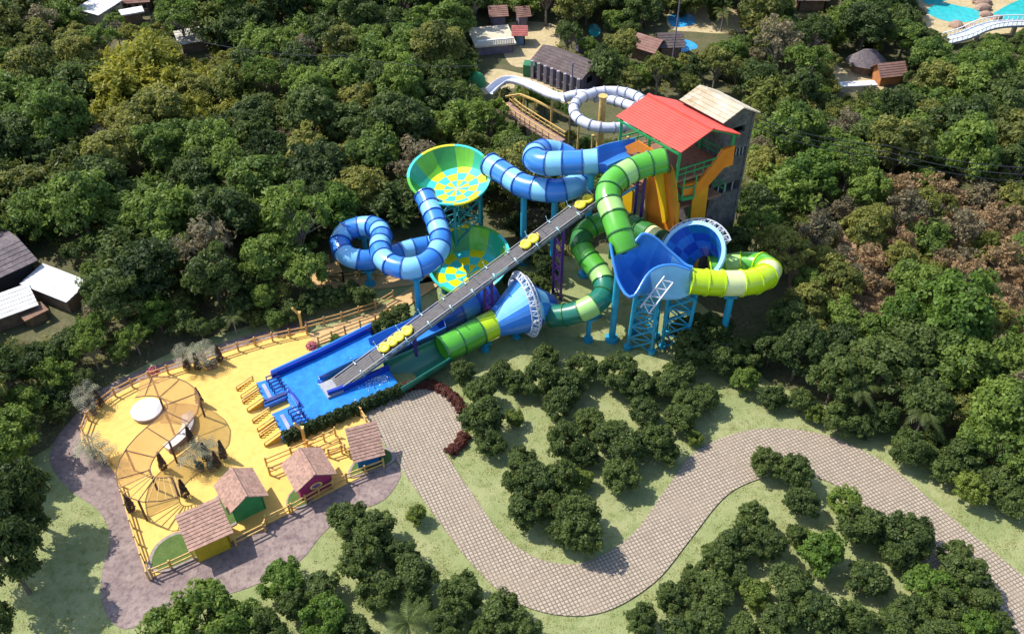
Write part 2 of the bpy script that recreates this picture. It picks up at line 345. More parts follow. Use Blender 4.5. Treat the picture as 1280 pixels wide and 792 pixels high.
def bowl(root, c, rf, rt, hmax, hmin, phi0, floor_cols, wall_cols, rim_cols, tilt=None, sectors=12):
    """flat patterned floor disc with a flaring wall that is highest in direction phi0"""
    X, Y, Z = tilt or (Vector((1, 0, 0)), Vector((0, 1, 0)), Vector((0, 0, 1))); c = Vector(c)
    def q(r, a, z): return c + X*(r*math.cos(a)) + Y*(r*math.sin(a)) + Z*z
    OBST.append((c, rt))
    n = sectors*4; A = [2*math.pi*i/n for i in range(n)]
    def hgt(a):
        d = abs((a-phi0+math.pi) % (2*math.pi)-math.pi)/math.pi
        return hmin + (hmax-hmin)*(.5+.5*math.cos(min(1, d/.86)*math.pi))**.62
    b = MB(); rad = [0, .42*rf, .74*rf, rf]
    for k in range(3):
        for i in range(n):
            j = (i+1) % n; a0, a1 = A[i], A[j]; mi = ((i//4) + k) % 2
            z0, z1 = -.35*(1-(rad[k]/rf)**2), -.35*(1-(rad[k+1]/rf)**2)
            if k == 0: b.add([q(0, 0, z0), q(rad[1], a0, z1), q(rad[1], a1, z1)], [(0, 1, 2)], mi, True)
            else: b.add([q(rad[k], a0, z0), q(rad[k+1], a0, z1), q(rad[k+1], a1, z1), q(rad[k], a1, z0)], [(0, 1, 2, 3)], mi, True)
    b.sweep([[q(rf, a, -.02) for a in A], [q(rf*.9, a, -.3) for a in A], [q(.3, a, -.55) for a in A]], 0)
    b.build('bowl_floor', floor_cols, root)
    b = MB(); K = 6
    def wp(a, k, off=0):
        h = hgt(a); t = k/K; return q(rf+(rt-rf)*(h/hmax)*(t**.7)+off, a, h*t)
    for i in range(n):
        j = (i+1) % n; mi = (i//4) % len(wall_cols)
        vs = [wp(A[i], k) for k in range(K+1)] + [wp(A[j], k) for k in range(K+1)]
        b.add(vs, [(k, K+1+k, K+2+k, k+1) for k in range(K)], mi, True)
        vs = [wp(A[i], k, .08) for k in range(K+1)] + [wp(A[j], k, .08) for k in range(K+1)]
        b.add(vs, [(k, k+1, K+2+k, K+1+k) for k in range(K)], mi, True)
    b.build('bowl_wall', wall_cols, root)
    b = MB()
    for i in range(n):
        j = (i+1) % n; mi = (i//6) % len(rim_cols); vs = []
        for a in (A[i], A[j]):
            h = hgt(a); r = rf+(rt-rf)*(h/hmax)
            vs += [q(r-.03, a, h), q(r+.24, a, h+.02), q(r+.24, a, h-.14), q(r-.03, a, h-.1)]
        b.add(vs, [(0, 1, 5, 4), (1, 2, 6, 5), (2, 3, 7, 6), (3, 0, 4, 7)], mi)
    b.build('bowl_rim', rim_cols, root)

TR = 1.07
ZB = 0.0
# ---- blue raft slide
blue = thing('water_slide', P(600, 330), 'long looping light and dark blue tube slide with two yellow and green bowls', 'water slide')
trough(blue, [(797, 186, 13.3), (782, 189, 13.1), (765, 193, 12.9), (748, 200, 12.7)], 1.35, SB1, SBX, wall=.25, name='launch_trough')
tube(blue, [(748, 201, 12.7), (725, 203, 12.5), (700, 204, 12.3), (680, 204, 12.1), (668, 198, 11.8), (674, 190, 11.3), (692, 190, 10.7), (712, 199, 10.2), (726, 217, 9.8), (720, 231, 9.5), (700, 238, 9.3), (676, 237, 9.1), (652, 231, 8.9), (632, 218, 8.8), (613, 206, 8.7)], TR, [SB2, SB1], SBX, sec=1.5)
bc1 = P(570, 232, 7.1)
bowl(blue, bc1, 2.95, 4.35, 1.9, .15, R(135), [SYE, SCY], [SBG, STL, SBG, SGM, SBG, STL, SGM], [SG1, SCY, SYE, SCY], (Vector((.97, 0, .16)), Vector((0, 1, .04)), Vector((-.16, -.04, .98)).normalized()))
tube(blue, [(531, 245, 7.2), (538, 260, 6.9), (546, 280, 6.6), (551, 300, 6.3), (545, 318, 6.1), (527, 332, 5.9), (503, 335, 5.8), (482, 326, 5.7), (475, 310, 5.4), (477, 295, 5.0), (470, 284, 4.6), (452, 283, 4.2), (432, 290, 3.9), (425, 304, 3.6), (433, 319, 3.3), (455, 325, 3.0), (482, 321, 2.8), (505, 314, 2.7), (530, 308, 2.7), (552, 306, 2.7)], .95, [SB1, SB2], SBX, sec=1.4)
bc2 = P(586, 339, 1.5)
bowl(blue, bc2, 3.1, 4.2, 2.0, .2, R(85), [SYE, SCY], [SBG, STL, SBG, SGM, SBG, STL, SGM], [SCY, SG1, SYE, SCY], (Vector((.98, 0, .05)), Vector((0, 1, .03)), Vector((-.05, -.03, 1))))
tube(blue, [(612, 363, 1.7), (597, 372, 1.6), (575, 385, 1.5), (548, 399, 1.4)], 1.3, [SB3, SB1], SBX)
trough(blue, [(548, 399, 1.35), (520, 413, 1.25), (490, 426, 1.1), (470, 436, 1.0)], 1.35, SB1, SBX, wall=.2, name='run_out_trough')

# ---- green raft slide
green = thing('water_slide', P(750, 370), 'green and lime tube slide twisting through blue funnels to the plaza', 'water slide')
tube(green, [(832, 200, 14.0), (815, 204, 13.8), (796, 210, 13.6), (778, 219, 13.4), (764, 231, 13.1), (760, 247, 12.7), (766, 266, 12.2), (773, 286, 11.6), (778, 301, 11.05), (782, 312, 10.5)], 1.06, [SG1, SG1, SG2], SGX, sec=1.4)
def loft(root, name, secs, mats, th=.12, nu=16, nv=5):
    """open funnel shell: every section is (left rim, bottom, right rim) given as world points"""
    def prof(L, B, Rr):
        out = []; C = B*2-(L+Rr)*.5
        for k in range(nu+1):
            t = k/nu; out.append(L*(1-t)**2 + C*(2*t*(1-t)) + Rr*t*t)
        return out
    Ls, Bs, Rs = [cr([s[k] for s in secs], .4) for k in range(3)]
    m = 24; pick = lambda l, i: l[0].lerp(l[-1], 0) if len(l) < 2 else (lambda f: l[int(f)].lerp(l[min(int(f)+1, len(l)-1)], f-int(f)))(i/m*(len(l)-1))
    G = [prof(pick(Ls, i), pick(Bs, i), pick(Rs, i)) for i in range(m+1)]
    nrm = []
    for i in range(m+1):
        row = []
        for k in range(nu+1):
            du = G[min(i+1, m)][k]-G[max(i-1, 0)][k]; dv = G[i][min(k+1, nu)]-G[i][max(k-1, 0)]
            c = du.cross(dv); row.append(c.normalized() if c.length else Vector((0, 0, 1)))
        nrm.append(row)
    b = MB(); a = [G[i][k] for i in range(m+1) for k in range(nu+1)]; o = [G[i][k]-nrm[i][k]*th for i in range(m+1) for k in range(nu+1)]
    f = []; mi = []; W = nu+1
    for i in range(m):
        for k in range(nu):
            f.append((i*W+k, i*W+k+1, (i+1)*W+k+1, (i+1)*W+k)); mi.append(2 if i > m*.64 else ((i*nv//m) + (k*4//nu)) % 2)
    N = len(a); vs = a+o
    f2 = [tuple(N+q for q in g[::-1]) for g in f]
    ed = [(i*W, (i+1)*W, N+(i+1)*W, N+i*W) for i in range(m)] + [((i+1)*W+nu, i*W+nu, N+i*W+nu, N+(i+1)*W+nu) for i in range(m)] + [(k+1, k, N+k, N+k+1) for k in range(nu)] + [(m*W+k, m*W+k+1, N+m*W+k+1, N+m*W+k) for k in range(nu)]
    b.add(vs, f, mi, True); b.add(vs, f2, mi, True); b.add(vs, ed, 0); 
    for p in a[::12]: OBST.append((p, .6))
    # rounded lip along both rims
    for k in (0, nu):
        rg = []
        pa = [G[i][k] for i in range(m+1)]
        for p, t, x, u in frames(pa): rg.append([p+x*.13*math.cos(q)+u*.13*math.sin(q) for q in [2*math.pi*j/6 for j in range(6)]])
        b.sweep(rg, 0)
    return b.build(name, mats, root)
loft(green, 'dish_funnel', [
    (P(763, 304, 11.3), P(779, 318, 9.8), P(794, 302, 11.3)),
    (P(767, 328, 10.2), P(786, 336, 8.3), P(804, 292, 11.7)),
    (P(774, 354, 8.9), P(799, 352, 7.1), P(820, 298, 11.2)),
    (P(790, 372, 8.3), P(816, 367, 6.7), P(834, 311, 10.4)),
    (P(812, 340, 9.5), P(832, 373, 6.5), P(848, 323, 9.7)),
    (P(837, 331, 9.6), P(848, 373, 6.5), P(857, 331, 9.3)),
    (P(862, 337, 9.0), P(861, 369, 6.6), P(866, 334, 9.2))], [SAZ, SB1, SB2])
b = MB(); a0_, a1_ = P(806, 388, 6.9), P(836, 349, 9.0); e_ = (a1_-a0_).cross(FW).normalized()*.42
for s_ in (-1, 1): b.bar(a0_+e_*s_, a1_+e_*s_, .1)
for k in range(8): b.bar(a0_.lerp(a1_, k/8)+e_*(1 if k % 2 else -1), a0_.lerp(a1_, (k+1)/8)+e_*(-1 if k % 2 else 1), .07)
b.build('wall_truss', LGREY, green)
tube(green, [(862, 351, 7.8), (885, 353, 7.6), (910, 354, 7.4), (935, 353, 7.2), (954, 347, 7.0), (960, 338, 6.6), (950, 331, 6.2), (930, 330, 5.8), (908, 333, 5.4), (888, 336, 5.1)], 1.08, [SG4, SG4, SG5, SG4, SG4, SG5, SG1, SG1, SG2, SG1], SG4, sec=1.5)
def cone(root, name, A, B, r0, r1, cols, n=32, rows=4, th=.07, stagger=True, d=None):
    A, B = Vector(A), Vector(B); d = d or (B-A).normalized(); x = d.cross(Vector((0, 0, 1))).normalized(); u = x.cross(d)
    OBST.append((A, r0)); OBST.append((B, r1))
    b = MB()
    def pt(i, k, e): 
        t = i/rows; r = r0+(r1-r0)*t+e; a = 2*math.pi*k/n; return A.lerp(B, t)+x*r*math.cos(a)+u*r*math.sin(a)
    for i in range(rows):
        for k in range(n):
            mi = (k//4+(i if stagger else 0)) % len(cols)
            b.add([pt(i, k, 0), pt(i, k+1, 0), pt(i+1, k+1, 0), pt(i+1, k, 0)], [(0, 1, 2, 3)], mi, True)
            b.add([pt(i, k, -th), pt(i+1, k, -th), pt(i+1, k+1, -th), pt(i, k+1, -th)], [(0, 1, 2, 3)], mi, True)
    return b.build(name, cols, root)
def ring_truss(root, c, d, r, depth=.7, width=.8, a0=0, a1=2*math.pi, n=26, m=LGREY):
    c = Vector(c); d = Vector(d).normalized(); x = d.cross(Vector((0, 0, 1))).normalized(); u = x.cross(d); b = MB()
    q = lambda a, rr, s: c + x*rr*math.cos(a) + u*rr*math.sin(a) + d*s
    A = [a0+(a1-a0)*i/n for i in range(n+1)]; w2 = width/2
    for i in range(n):
        for rr, s in ((r, -w2), (r, w2), (r+depth, 0)): b.bar(q(A[i], rr, s), q(A[i+1], rr, s), .1)
        b.bar(q(A[i], r, -w2), q(A[i], r+depth, 0), .07); b.bar(q(A[i], r, w2), q(A[i], r+depth, 0), .07)
        b.bar(q(A[i], r, -w2 if i % 2 else w2), q(A[i+1], r, w2 if i % 2 else -w2), .07)
        b.bar(q(A[i], r+depth, 0), q(A[i+1], r, w2 if i % 2 else -w2), .07)
    return b.build('ring_truss', m, root)
hm, ha = P(866, 316, 8.0), P(884, 324, 6.6)
ha = hm + (P(885, 318, 6.8)-hm).normalized()*4.2
horn_d = (P(882, 334, 5.0)-hm).normalized(); ha = hm+horn_d*3.8
cone(green, 'open_funnel', hm, ha, 2.6, 1.1, [SB3, SB1, mat('slide_mid_teal', (.01, .16, .36), .3), SB3, SB1], rows=4)
b = MB()
x_ = horn_d.cross(Vector((0, 0, 1))).normalized(); u_ = x_.cross(horn_d)
rg = []
for k in range(41):
    a = 2*math.pi*k/40; rad_ = x_*math.cos(a)+u_*math.sin(a); c_ = hm+rad_*2.6
    rg.append([c_-horn_d*.15-rad_*.1, c_-horn_d*.15+rad_*.22, c_+horn_d*.25+rad_*.22, c_+horn_d*.25-rad_*.05])
b.sweep(rg, 0, smooth=False); b.build('funnel_rim', SB2, green)
ring_truss(green, hm+horn_d*.4, horn_d, 2.75, .5, .7, R(50), R(200), 16)
tube(green, [(826, 301, 7.6), (808, 291, 7.3), (790, 281, 7.0), (768, 275, 6.7), (748, 279, 6.4), (731, 290, 6.1), (726, 305, 5.8), (733, 320, 5.4), (745, 335, 5.0), (754, 350, 4.6), (755, 366, 4.3), (743, 380, 4.0), (722, 390, 3.3), (703, 394, 2.7), (690, 395, 2.3)], .97, [SG5, SDG, SDG, SG3, SDG, SG1, SG1, SDG, SG1, SG1, SG2, SG3, SG3, SG2, SG3, SG3], SGX, sec=1.35)
Z_ = Vector((0, 0, 1)); fa, fc, fb = P(696, 394, 3.3), P(654, 382, 3.6), P(614, 405, 2.7)
ax = (P(560, 424, 2.0)-P(690, 371, 3.4)).normalized()
ax.z = 0; ax.normalize(); fc = P(656, 380, 3.2); fa = fc-ax*2.9-Z_*1.15; fb = fc+ax*2.9-Z_*1.2
cone(green, 'funnel_cone', fa, fc, 1.0, 2.5, [SB1, SB2, SB3, SB2], rows=3, d=ax)
cone(green, 'funnel_cone', fc, fb, 2.5, 1.2, [SB1, SB1, SB2], rows=2, stagger=False, d=ax)
ring_truss(green, fc, ax, 2.55, .42, .85, 0, 2*math.pi, 40)
def tube3(root, pts, rad, cols, seam, sec): 
    return tube(root, [(*proj(p)[:2], p.z) for p in pts], rad, cols, seam, sec)
t_end = P(553, 437, 1.7)
tube3(green, [fb-ax*.15, fb+(t_end-fb)*.3, fb+(t_end-fb)*.65, t_end], 1.2, [SG4, SG1, SG1, SG1], SGX, 2.1)
trough(green, [(554, 437, 1.65), (535, 447, 1.5), (512, 459, 1.2), (490, 470, 1.0)], lambda t: 1.32+.45*t, SG3, SGX, wall=.25, name='run_out_trough', sec=2.5)

# ---- supports
def support(px, py, z, r=.26, m=CYAN, lab='', top=0.0, group='cyan steel columns under the tube slides'):
    p = P(px, py, z); g = Vector((p.x, p.y, 0)); r_ = thing('support_column', g, lab, 'column', group)
    b = MB(); b.cyl(g+Vector((0, 0, .3)), Vector((p.x, p.y, z-top)), r, n=12); b.build('shaft', m, r_)
    b = MB(); b.cyl(g, g+Vector((0, 0, .35)), r*2.1, r*1.9, n=12); b.build('footing', m, r_)
    b = MB(); b.bar(Vector((p.x-.55, p.y, z-top-.02)), Vector((p.x+.55, p.y, z-top-.02)), .3, .16); b.build('cradle', m, r_)
for q in [(655, 232, 8.9, .3, 'thick cyan column under the upper blue tube right of the upper bowl', TR), (694, 238, 9.3, .3, 'cyan column under the upper blue tube nearest the conveyor', TR), (740, 203, 12.6, .3, 'tall cyan column under the blue launch trough', TR),
          (519, 334, 5.85, .27, 'cyan column under the front of the blue loop', 1.3), (459, 325, 3.0, .25, 'short cyan column under the left end of the blue loop', 1.3), (453, 283, 4.2, .25, 'cyan column standing inside the blue loop', 1.3),
          (738, 384, 3.9, .22, 'short cyan column under the dark green bend by the funnel', 1.4), (777, 299, 11.1, .3, 'tall cyan column under the bright green tube beside the dish', 1.5), (917, 354, 7.35, .3, 'cyan column under the lime tube bend', 1.45),
          (750, 343, 4.8, .22, 'cyan column under the dark green tube beside the conveyor', 1.4), (606, 413, 2.3, .2, 'small cyan column under the lime tube section', 1.5), (646, 400, 2.0, .2, 'stubby cyan column under the blue cone', .6)]:
    support(*q[:4], lab=q[4], top=q[5])
def lattice(c, w0, w1, z, lab, m=CYAN, legs=4, rows=5, r=.16, rot=.5, group='lattice towers under the slides'):
    c = Vector((c[0], c[1], 0)); root = thing('lattice_tower', c, lab, 'lattice tower', group)
    def q(k, t):
        a = rot+2*math.pi*k/legs; ww = w0+(w1-w0)*t; return c+Vector((math.cos(a)*ww, math.sin(a)*ww, z*t))
    for k in range(legs):
        b = MB(); b.cyl(q(k, 0), q(k, 1), r, n=8); b.cyl(q(k, 0), q(k, 0)+Vector((0, 0, .4)), r*2.4, n=8); b.build('leg', m, root)
    b = MB()
    for i in range(rows):
        for k in range(legs):
            a0, a1 = q(k, i/rows), q(k+1, (i+1)/rows); b.bar(a0, a1, .12); b.bar(q(k+1, i/rows), q(k, (i+1)/rows), .09)
            b.bar(q(k, (i+1)/rows), q(k+1, (i+1)/rows), .1)
    b.build('bracing', m, root)
lattice(P(812, 352, 7), 1.5, 1.3, 6.6, 'tall cyan lattice tower under the blue dish', rows=5)
lattice(P(856, 352, 6.9), 1.4, 1.6, 6.2, 'cyan lattice tower behind the dish under the lime tube', rows=4)
lattice(bc1, 2.6, 2.6, 6.5, 'teal lattice tower carrying the upper yellow and green bowl', m=TEAL, legs=6, rows=3, r=.15)
lattice(bc2, 2.6, 2.6, .95, 'low teal lattice under the lower yellow and green bowl', m=TEAL, legs=6, rows=1, r=.14)

# ---- conveyor
cv0, cv1 = P(420, 481, .75), P(737, 250, 9.6); cdir = (cv1-cv0).normalized(); cx_ = cdir.cross(Vector((0, 0, 1))).normalized(); cu = cx_.cross(cdir)
cv2 = cv1 + cdir*6.0; cvw = .72
conv = thing('raft_conveyor', (cv0.x, cv0.y, 0), 'long grey raft conveyor climbing from the pool to the slide tower', 'conveyor')
clen = (cv2-cv0).length
for i in range(9):
    a, c = cv0.lerp(cv2, i/9), cv0.lerp(cv2, (i+1)/9)-cdir*.04
    b = MB()
    for k in range(-2, 3): b.bar(a+cx_*(k*.255), c+cx_*(k*.255), .23, .12, up=cu)
    b.build('belt_panel', BELT, conv)
for s in (-1, 1):
    b = MB(); b.bar(cv0+cx_*s*cvw+cu*.12, cv2+cx_*s*cvw+cu*.12, .07, .10, up=cu); b.bar(cv0+cx_*s*(cvw-.02)-cu*.25, cv2+cx_*s*(cvw-.02)-cu*.25, .1, .3, up=cu); b.build('side_rail', mat('dark_rail_steel', (.17, .175, .19), .5), conv)
kk = int(clen/2.3)
for i in range(1, kk):
    p = cv0+cdir*(i*2.3)
    for s in (-1, 1):
        b = MB()
        b.bar(p+cx_*s*(cvw-.28)+cu*.17, p+cx_*s*(cvw+.22)+cu*.17, .09, .06, up=cu); b.bar(p+cx_*s*(cvw+.2)-cu*.2, p+cx_*s*(cvw+.2)+cu*.62, .06, up=cu)
        b.build('bracket', mat('bracket_pale_cyan', (.34, .56, .62), .4, .1), conv)
for i in range(0, int(clen/.55)):
    if i >= 95: break
for p in [cv0.lerp(cv2, t/40) for t in range(41)]: OBST.append((p, 1.2))
b = MB(); b.prism([tuple((cv0-cdir*1.2+cx_*s*.9+cdir*k)[:2]) for s, k in ((-1, 0), (1, 0), (1, 1.5), (-1, 1.5))], .5, .72); b.build('landing_plate', GREY, conv)
raft_n = 0
def raft(p, lab):
    root = thing('raft', p, lab, 'raft', 'yellow rafts riding the conveyor'); b = MB()
    for s in (-.42, .42):
        rg = []
        for k in range(17):
            a = 2*math.pi*k/16; rd = cdir*math.cos(a)*.34+cx_*math.sin(a)*.40
            n_ = rd.normalized(); rg.append([p+cdir*s+rd+n_*.17*math.cos(q)+cu*(.18+.14*math.sin(q)) for q in [2*math.pi*j/8 for j in range(8)]])
        b.sweep(rg, 0)
    tubeo = b.build('inflated_tube', RAFT, root)
    for s in (-.42, .42):
        b = MB(); b.cyl(p+cdir*s+cu*.06, p+cdir*s+cu*.22, .32, n=14); b.build('seat', RAFTD, root)
    for s in (-.95, .0, .95):
        b = MB(); b.bar(p+cdir*s-cx_*.2+cu*.34, p+cdir*s+cx_*.2+cu*.34, .06, .05, up=cu); b.build('handle', RAFTD, tubeo)
def on_belt(px): 
    lo, hi = 0.0, 1.0
    for _ in range(40):
        m_ = (lo+hi)/2
        if proj(cv0.lerp(cv2, m_))[0] < px: lo = m_
        else: hi = m_
    return cv0.lerp(cv2, lo)+cu*.07
raft(on_belt(487), 'yellow twin raft lowest on the grey conveyor'); raft(on_belt(505), 'yellow twin raft second lowest on the conveyor, just above the lowest raft'); raft(on_belt(663), 'yellow twin raft halfway up the conveyor'); raft(on_belt(731), 'yellow twin raft at the top of the conveyor beside the green tube')
for px, lab in ((700, 'tall purple twin support near the top of the conveyor'), (610, 'purple twin support under the middle of the conveyor'), (514, 'short purple twin support under the lower conveyor')):
    p = on_belt(px); root = thing('conveyor_support', (p.x, p.y, 0), lab, 'support', 'purple supports of the conveyor'); top = p.z-.35
    qs = [Vector((p.x, p.y, 0))+cx_*s*.62 for s in (-1, 1)]
    for q in qs:
        b = MB(); b.bar(q, Vector((q.x, q.y, top)), .26); b.build('leg', PURP, root)
    b = MB(); k = max(1, round(top/1.3))
    for i in range(k):
        z0, z1 = top*i/k+.1, top*(i+1)/k-.05
        b.bar(qs[0]+Vector((0, 0, z0)), qs[1]+Vector((0, 0, z1)), .1); b.bar(qs[1]+Vector((0, 0, z0)), qs[0]+Vector((0, 0, z1)), .1)
    b.build('bracing', PURP, root)

# ---- splash pool
def wm(name, c, rough, sc_, st):
    m, nt, N, L, bs = nodes(name); L.new(noise_mix(nt, tuple(x*.85 for x in c), tuple(min(1, x*1.2) for x in c), 1.3), bs.inputs['Base Color']); bs.inputs['Roughness'].default_value = rough
    bump(nt, bs, sc_, st, .08); return m
POOLW = wm('pool_water', (.022, .20, .66), .12, 2.6, .6)
pool = thing('splash_pool', P(430, 490), 'blue splash pool with two arms at the foot of the conveyor', 'pool')
out = [(317, 479), (345, 471), (462, 413), (474, 440), (410, 470), (402, 478), (414, 495), (486, 461), (503, 488), (444, 511), (355, 549), (338, 519), (363, 507), (358, 496), (331, 507)]
ow = [P(x, y, .45) for x, y in out]
b = MB(); b.prism(ow, -.1, .45); b.build('basin', POOLB, pool)
wt = [(345, 474), (400, 446), (462, 415), (473, 440), (408, 470), (401, 478), (413, 497), (486, 463), (501, 487), (444, 509), (386, 535), (377, 520), (362, 493), (354, 489)]
b = MB(); b.prism([P(x, y, .5) for x, y in wt], .3, .5); b.build('water', POOLW, pool)
def wall(px, h0, h1, th, m, nm='pool_wall'):
    b = MB()
    for a, c in zip(px, px[1:]):
        A, B = P(*a), P(*c); b.bar(A+Vector((0, 0, (h0+h1)/2)), B+Vector((0, 0, (h0+h1)/2)), th, h1-h0)
    b.build(nm, m, pool)
wall([(341, 477), (402, 449), (466, 417)], .1, 1.05, .22, POOLD); wall([(341, 475), (402, 447), (466, 415)], .1, 1.11, .18, POOLB)
wall([(411, 500), (428, 494), (487, 467)], .1, 1.05, .25, POOLD); wall([(399, 482), (412, 499)], .1, .7, .2, POOLD); wall([(400, 479), (414, 472), (470, 445)], .1, .9, .2, POOLB)
wall([(353, 553), (444, 513), (504, 489)], .05, .72, .2, POOLB)
for px in ([(317, 479), (345, 471), (356, 491), (358.5, 495), (331, 507)], [(338, 518), (364, 506.5), (379, 527), (384, 537), (355, 549)]):
    b = MB(); b.prism([P(x, y, .62) for x, y in px], .2, .62); b.build('deck', POOLB, pool)
b = MB(); b.prism([P(x, y, .62) for x, y in [(358, 492), (364, 494), (376, 512), (379, 520), (365, 506)]], .2, .63); b.build('deck_bridge', POOLB, pool)
wall([(331, 510), (359, 498)], .1, .75, .35, mat('pool_navy', (.02, .03, .16), .5)); wall([(362, 494), (376, 513)], .3, 1.0, .15, POOLD)
for a, c in (((329, 480), (338, 497)), ((352, 518), (364, 540))):
    A, B = P(*a, .66), P(*c, .66); b = MB(); b.bar(A, B, .3, .05); b.build('grip_strip', mat('grip_strip_mauve', (.30, .30, .46), .8), pool)
RAIL = mat('navy_rail', (.012, .025, .16), .4)
for c in ((343, 478), (347, 486), (371, 519), (376, 528)):
    p = P(*c, .55); d = (P(60, 0)-P(0, 30)).normalized(); d = (P(*out[2])-P(*out[1])).normalized(); d.z = 0; e = Vector((-d.y, d.x, 0))
    b = MB()
    for s in (-.35, 0, .35):
        q = p+e*s*1.2
        b.bar(q-d*.45, q-d*.45+Vector((0, 0, .6)), .07); b.bar(q+d*.45, q+d*.45+Vector((0, 0, .45)), .07); b.bar(q-d*.5+Vector((0, 0, .6)), q+d*.55+Vector((0, 0, .45)), .08)
    b.build('handrail', RAIL, pool)
# little spray where the slides meet the water
FOAM = mat2('pool_foam', (.55, .72, .82), (.75, .82, .86), 3, .5)
b = MB()
for cx, cy, k, spx in ((474, 473, 110, 6), (462, 478, 40, 9)):
    for _ in range(k):
        p = P(cx+random.gauss(0, spx), cy-random.gauss(0, spx)*.25*1.6+0, .51); 
        s_ = random.uniform(.01, .035); a = random.random()*3
        inside = True
        b.obox(p, Vector((math.cos(a), math.sin(a), 0))*s_*2, Vector((-math.sin(a), math.cos(a), 0))*s_, (0, 0, .01))
# (kept clear of the walls: only the bits that lie over the water)
def inpoly(x, y, poly):
    c = False; j = len(poly)-1
    for i in range(len(poly)):
        xi, yi = poly[i]; xj, yj = poly[j]
        if (yi > y) != (yj > y) and x < (xj-xi)*(y-yi)/(yj-yi)+xi: c = not c
        j = i
    return c
nb = MB()
for i in range(0, len(b.v), 8):
    g = Vector(b.v[i]); x, y, _ = proj(g)
    if inpoly(x, y, wt): nb.add(b.v[i:i+8], [(0,2,3,1),(4,5,7,6),(0,1,5,4),(2,6,7,3),(0,4,6,2),(1,3,7,5)])
tag(nb.build('foam', FOAM, pool), kind='stuff')
# four stair ramps
sd = (P(355, 549)-P(444, 511)); sd.z = 0; sd.normalize(); se = Vector((-sd.y, sd.x, 0))
for (px, py), lab in (((321, 485), 'topmost yellow stair ramp at the left end of the pool'), ((329, 501), 'second yellow stair ramp from the top at the pool end'), ((342, 525), 'third yellow stair ramp from the top at the pool end'), ((351, 543), 'lowest yellow stair ramp at the pool end beside the hedge')):
    o = P(px, py, .05); root = thing('stair_ramp', o, lab, 'stairs', 'yellow stairs into the pool'); b = MB()
    for k in range(5):
        h = .62*(1-k/5); c = o+sd*(.15+.28*k); b.obox(c+Vector((0, 0, h/2)), sd*.14, se*.56, (0, 0, max(.04, h/2)))
    b.build('steps', mat('stair_yellow', (.66, .42, .06), .6, .12, 4), root)
    for s in (-1, 1):
        b = MB(); b.slab([o+se*s*.56+Z_*.02, o+se*s*.56+Z_*.74, o+sd*1.5+se*s*.56+Z_*.2, o+sd*1.5+se*s*.56+Z_*.02], se*s*.06); b.build('stringer', mat('stair_amber', (.58, .33, .04), .6, .12, 4), root)
        b = MB(); a, c = o+se*s*.55+Vector((0, 0, 1.0)), o+sd*1.5+se*s*.55+Vector((0, 0, .5))
        b.bar(a, c, .1); b.bar(a-Vector((0, 0, 1.0)), a, .08); b.bar(c-Vector((0, 0, .5)), c, .08); b.build('handrail', WOODY, root)

# ------------------------------------------------------------------ slide tower
def gable(mb, A, B, A2, B2, rise, th=.12, mi=0, ribs=0):
    """gable roof over eave corners A-B (one eave) and A2-B2 (other eave); ridge midway"""
    A, B, A2, B2 = map(Vector, (A, B, A2, B2)); Z = Vector((0, 0, 1)); rA, rB = (A+A2)/2+Z*rise, (B+B2)/2+Z*rise
    for e0, e1 in ((A, B), (A2, B2)):
        nrm = (e1-e0).cross(rA-e0).normalized(); nrm = nrm if nrm.z > 0 else -nrm
        if not ribs: mb.slab([e0, e1, rB, rA], -nrm*th, mi)
        else:      # ribbed sheets: courses that overlap
            for k in range(ribs):
                t0, t1 = k/ribs, (k+1.05)/ribs
                a, b_, c, d = e0.lerp(rA, t0), e1.lerp(rB, t0), e1.lerp(rB, min(1, t1)), e0.lerp(rA, min(1, t1))
                mb.slab([a+nrm*.05, b_+nrm*.05, c, d], -nrm*th, mi)
    return rA, rB
def wall_holes(mb, o, u, w, h, th, nrm, holes, mi=0):
    """upright wall from o along u (unit), height h, with real openings (u0,u1,z0,z1)"""
    us = sorted({0, w, *[q for hl in holes for q in hl[:2]]}); zs = sorted({0, h, *[q for hl in holes for q in hl[2:]]}); Z = Vector((0, 0, 1))
    for z0, z1 in zip(zs, zs[1:]):
        u0 = None
        for a, c in zip(us, us[1:]):
            solid = not any(hl[0] < (a+c)/2 < hl[1] and hl[2] < (z0+z1)/2 < hl[3] for hl in holes)
            if solid: mb.obox(o+u*(a+c)/2+Z*(z0+z1)/2-nrm*th/2, u*(c-a)/2, Z*(z1-z0)/2, nrm*th/2, mi)
Z3 = Vector((0, 0, 1))
# concrete stair tower behind
cz = 16.0
cA, cB, cA2, cB2 = P(849, 125, cz), P(904, 154.5, cz), P(896, 113, cz), P(951, 141, cz)
ctw = thing('concrete_tower', tuple(((cA+cB2)/2)*1 - Z3*cz), 'dark concrete block stair tower with a rusty sheet roof', 'tower')
b = MB(); gable(b, cA, cB, cA2, cB2, 1.0, .1, 0, 5); b.build('roof', RUST, ctw)
ins = .35; cen = (cA+cB2)/2
kA, kB, kA2, kB2 = [cen+(q-cen)*.88 for q in (cA, cB, cA2, cB2)]
for q in (kA, kB, kA2, kB2): q.z = 0
u = (kB2-kB); wS = u.length; u.normalize(); nS = Vector((u.y, -u.x, 0)); nS = nS if nS.y < 0 else -nS
def onface(px, py, p0, nrm, u):
    v = onplane(px, py, p0, nrm); return (v-p0).dot(u), v.z
hs = []
for (x0, y0, x1, y1) in ((917, 166, 931, 158), (918, 193, 937, 184), (891, 240, 928, 229), (880, 282, 890, 274)):
    a, c = onface((x0+x1)/2, y0, kB, nS, u), onface((x0+x1)/2, y1, kB, nS, u); ul = onface(x0, (y0+y1)/2, kB, nS, u)[0]; ur = onface(x1, (y0+y1)/2, kB, nS, u)[0]
    hs.append((max(.15, ul), min(wS-.15, ur), a[1], c[1]))
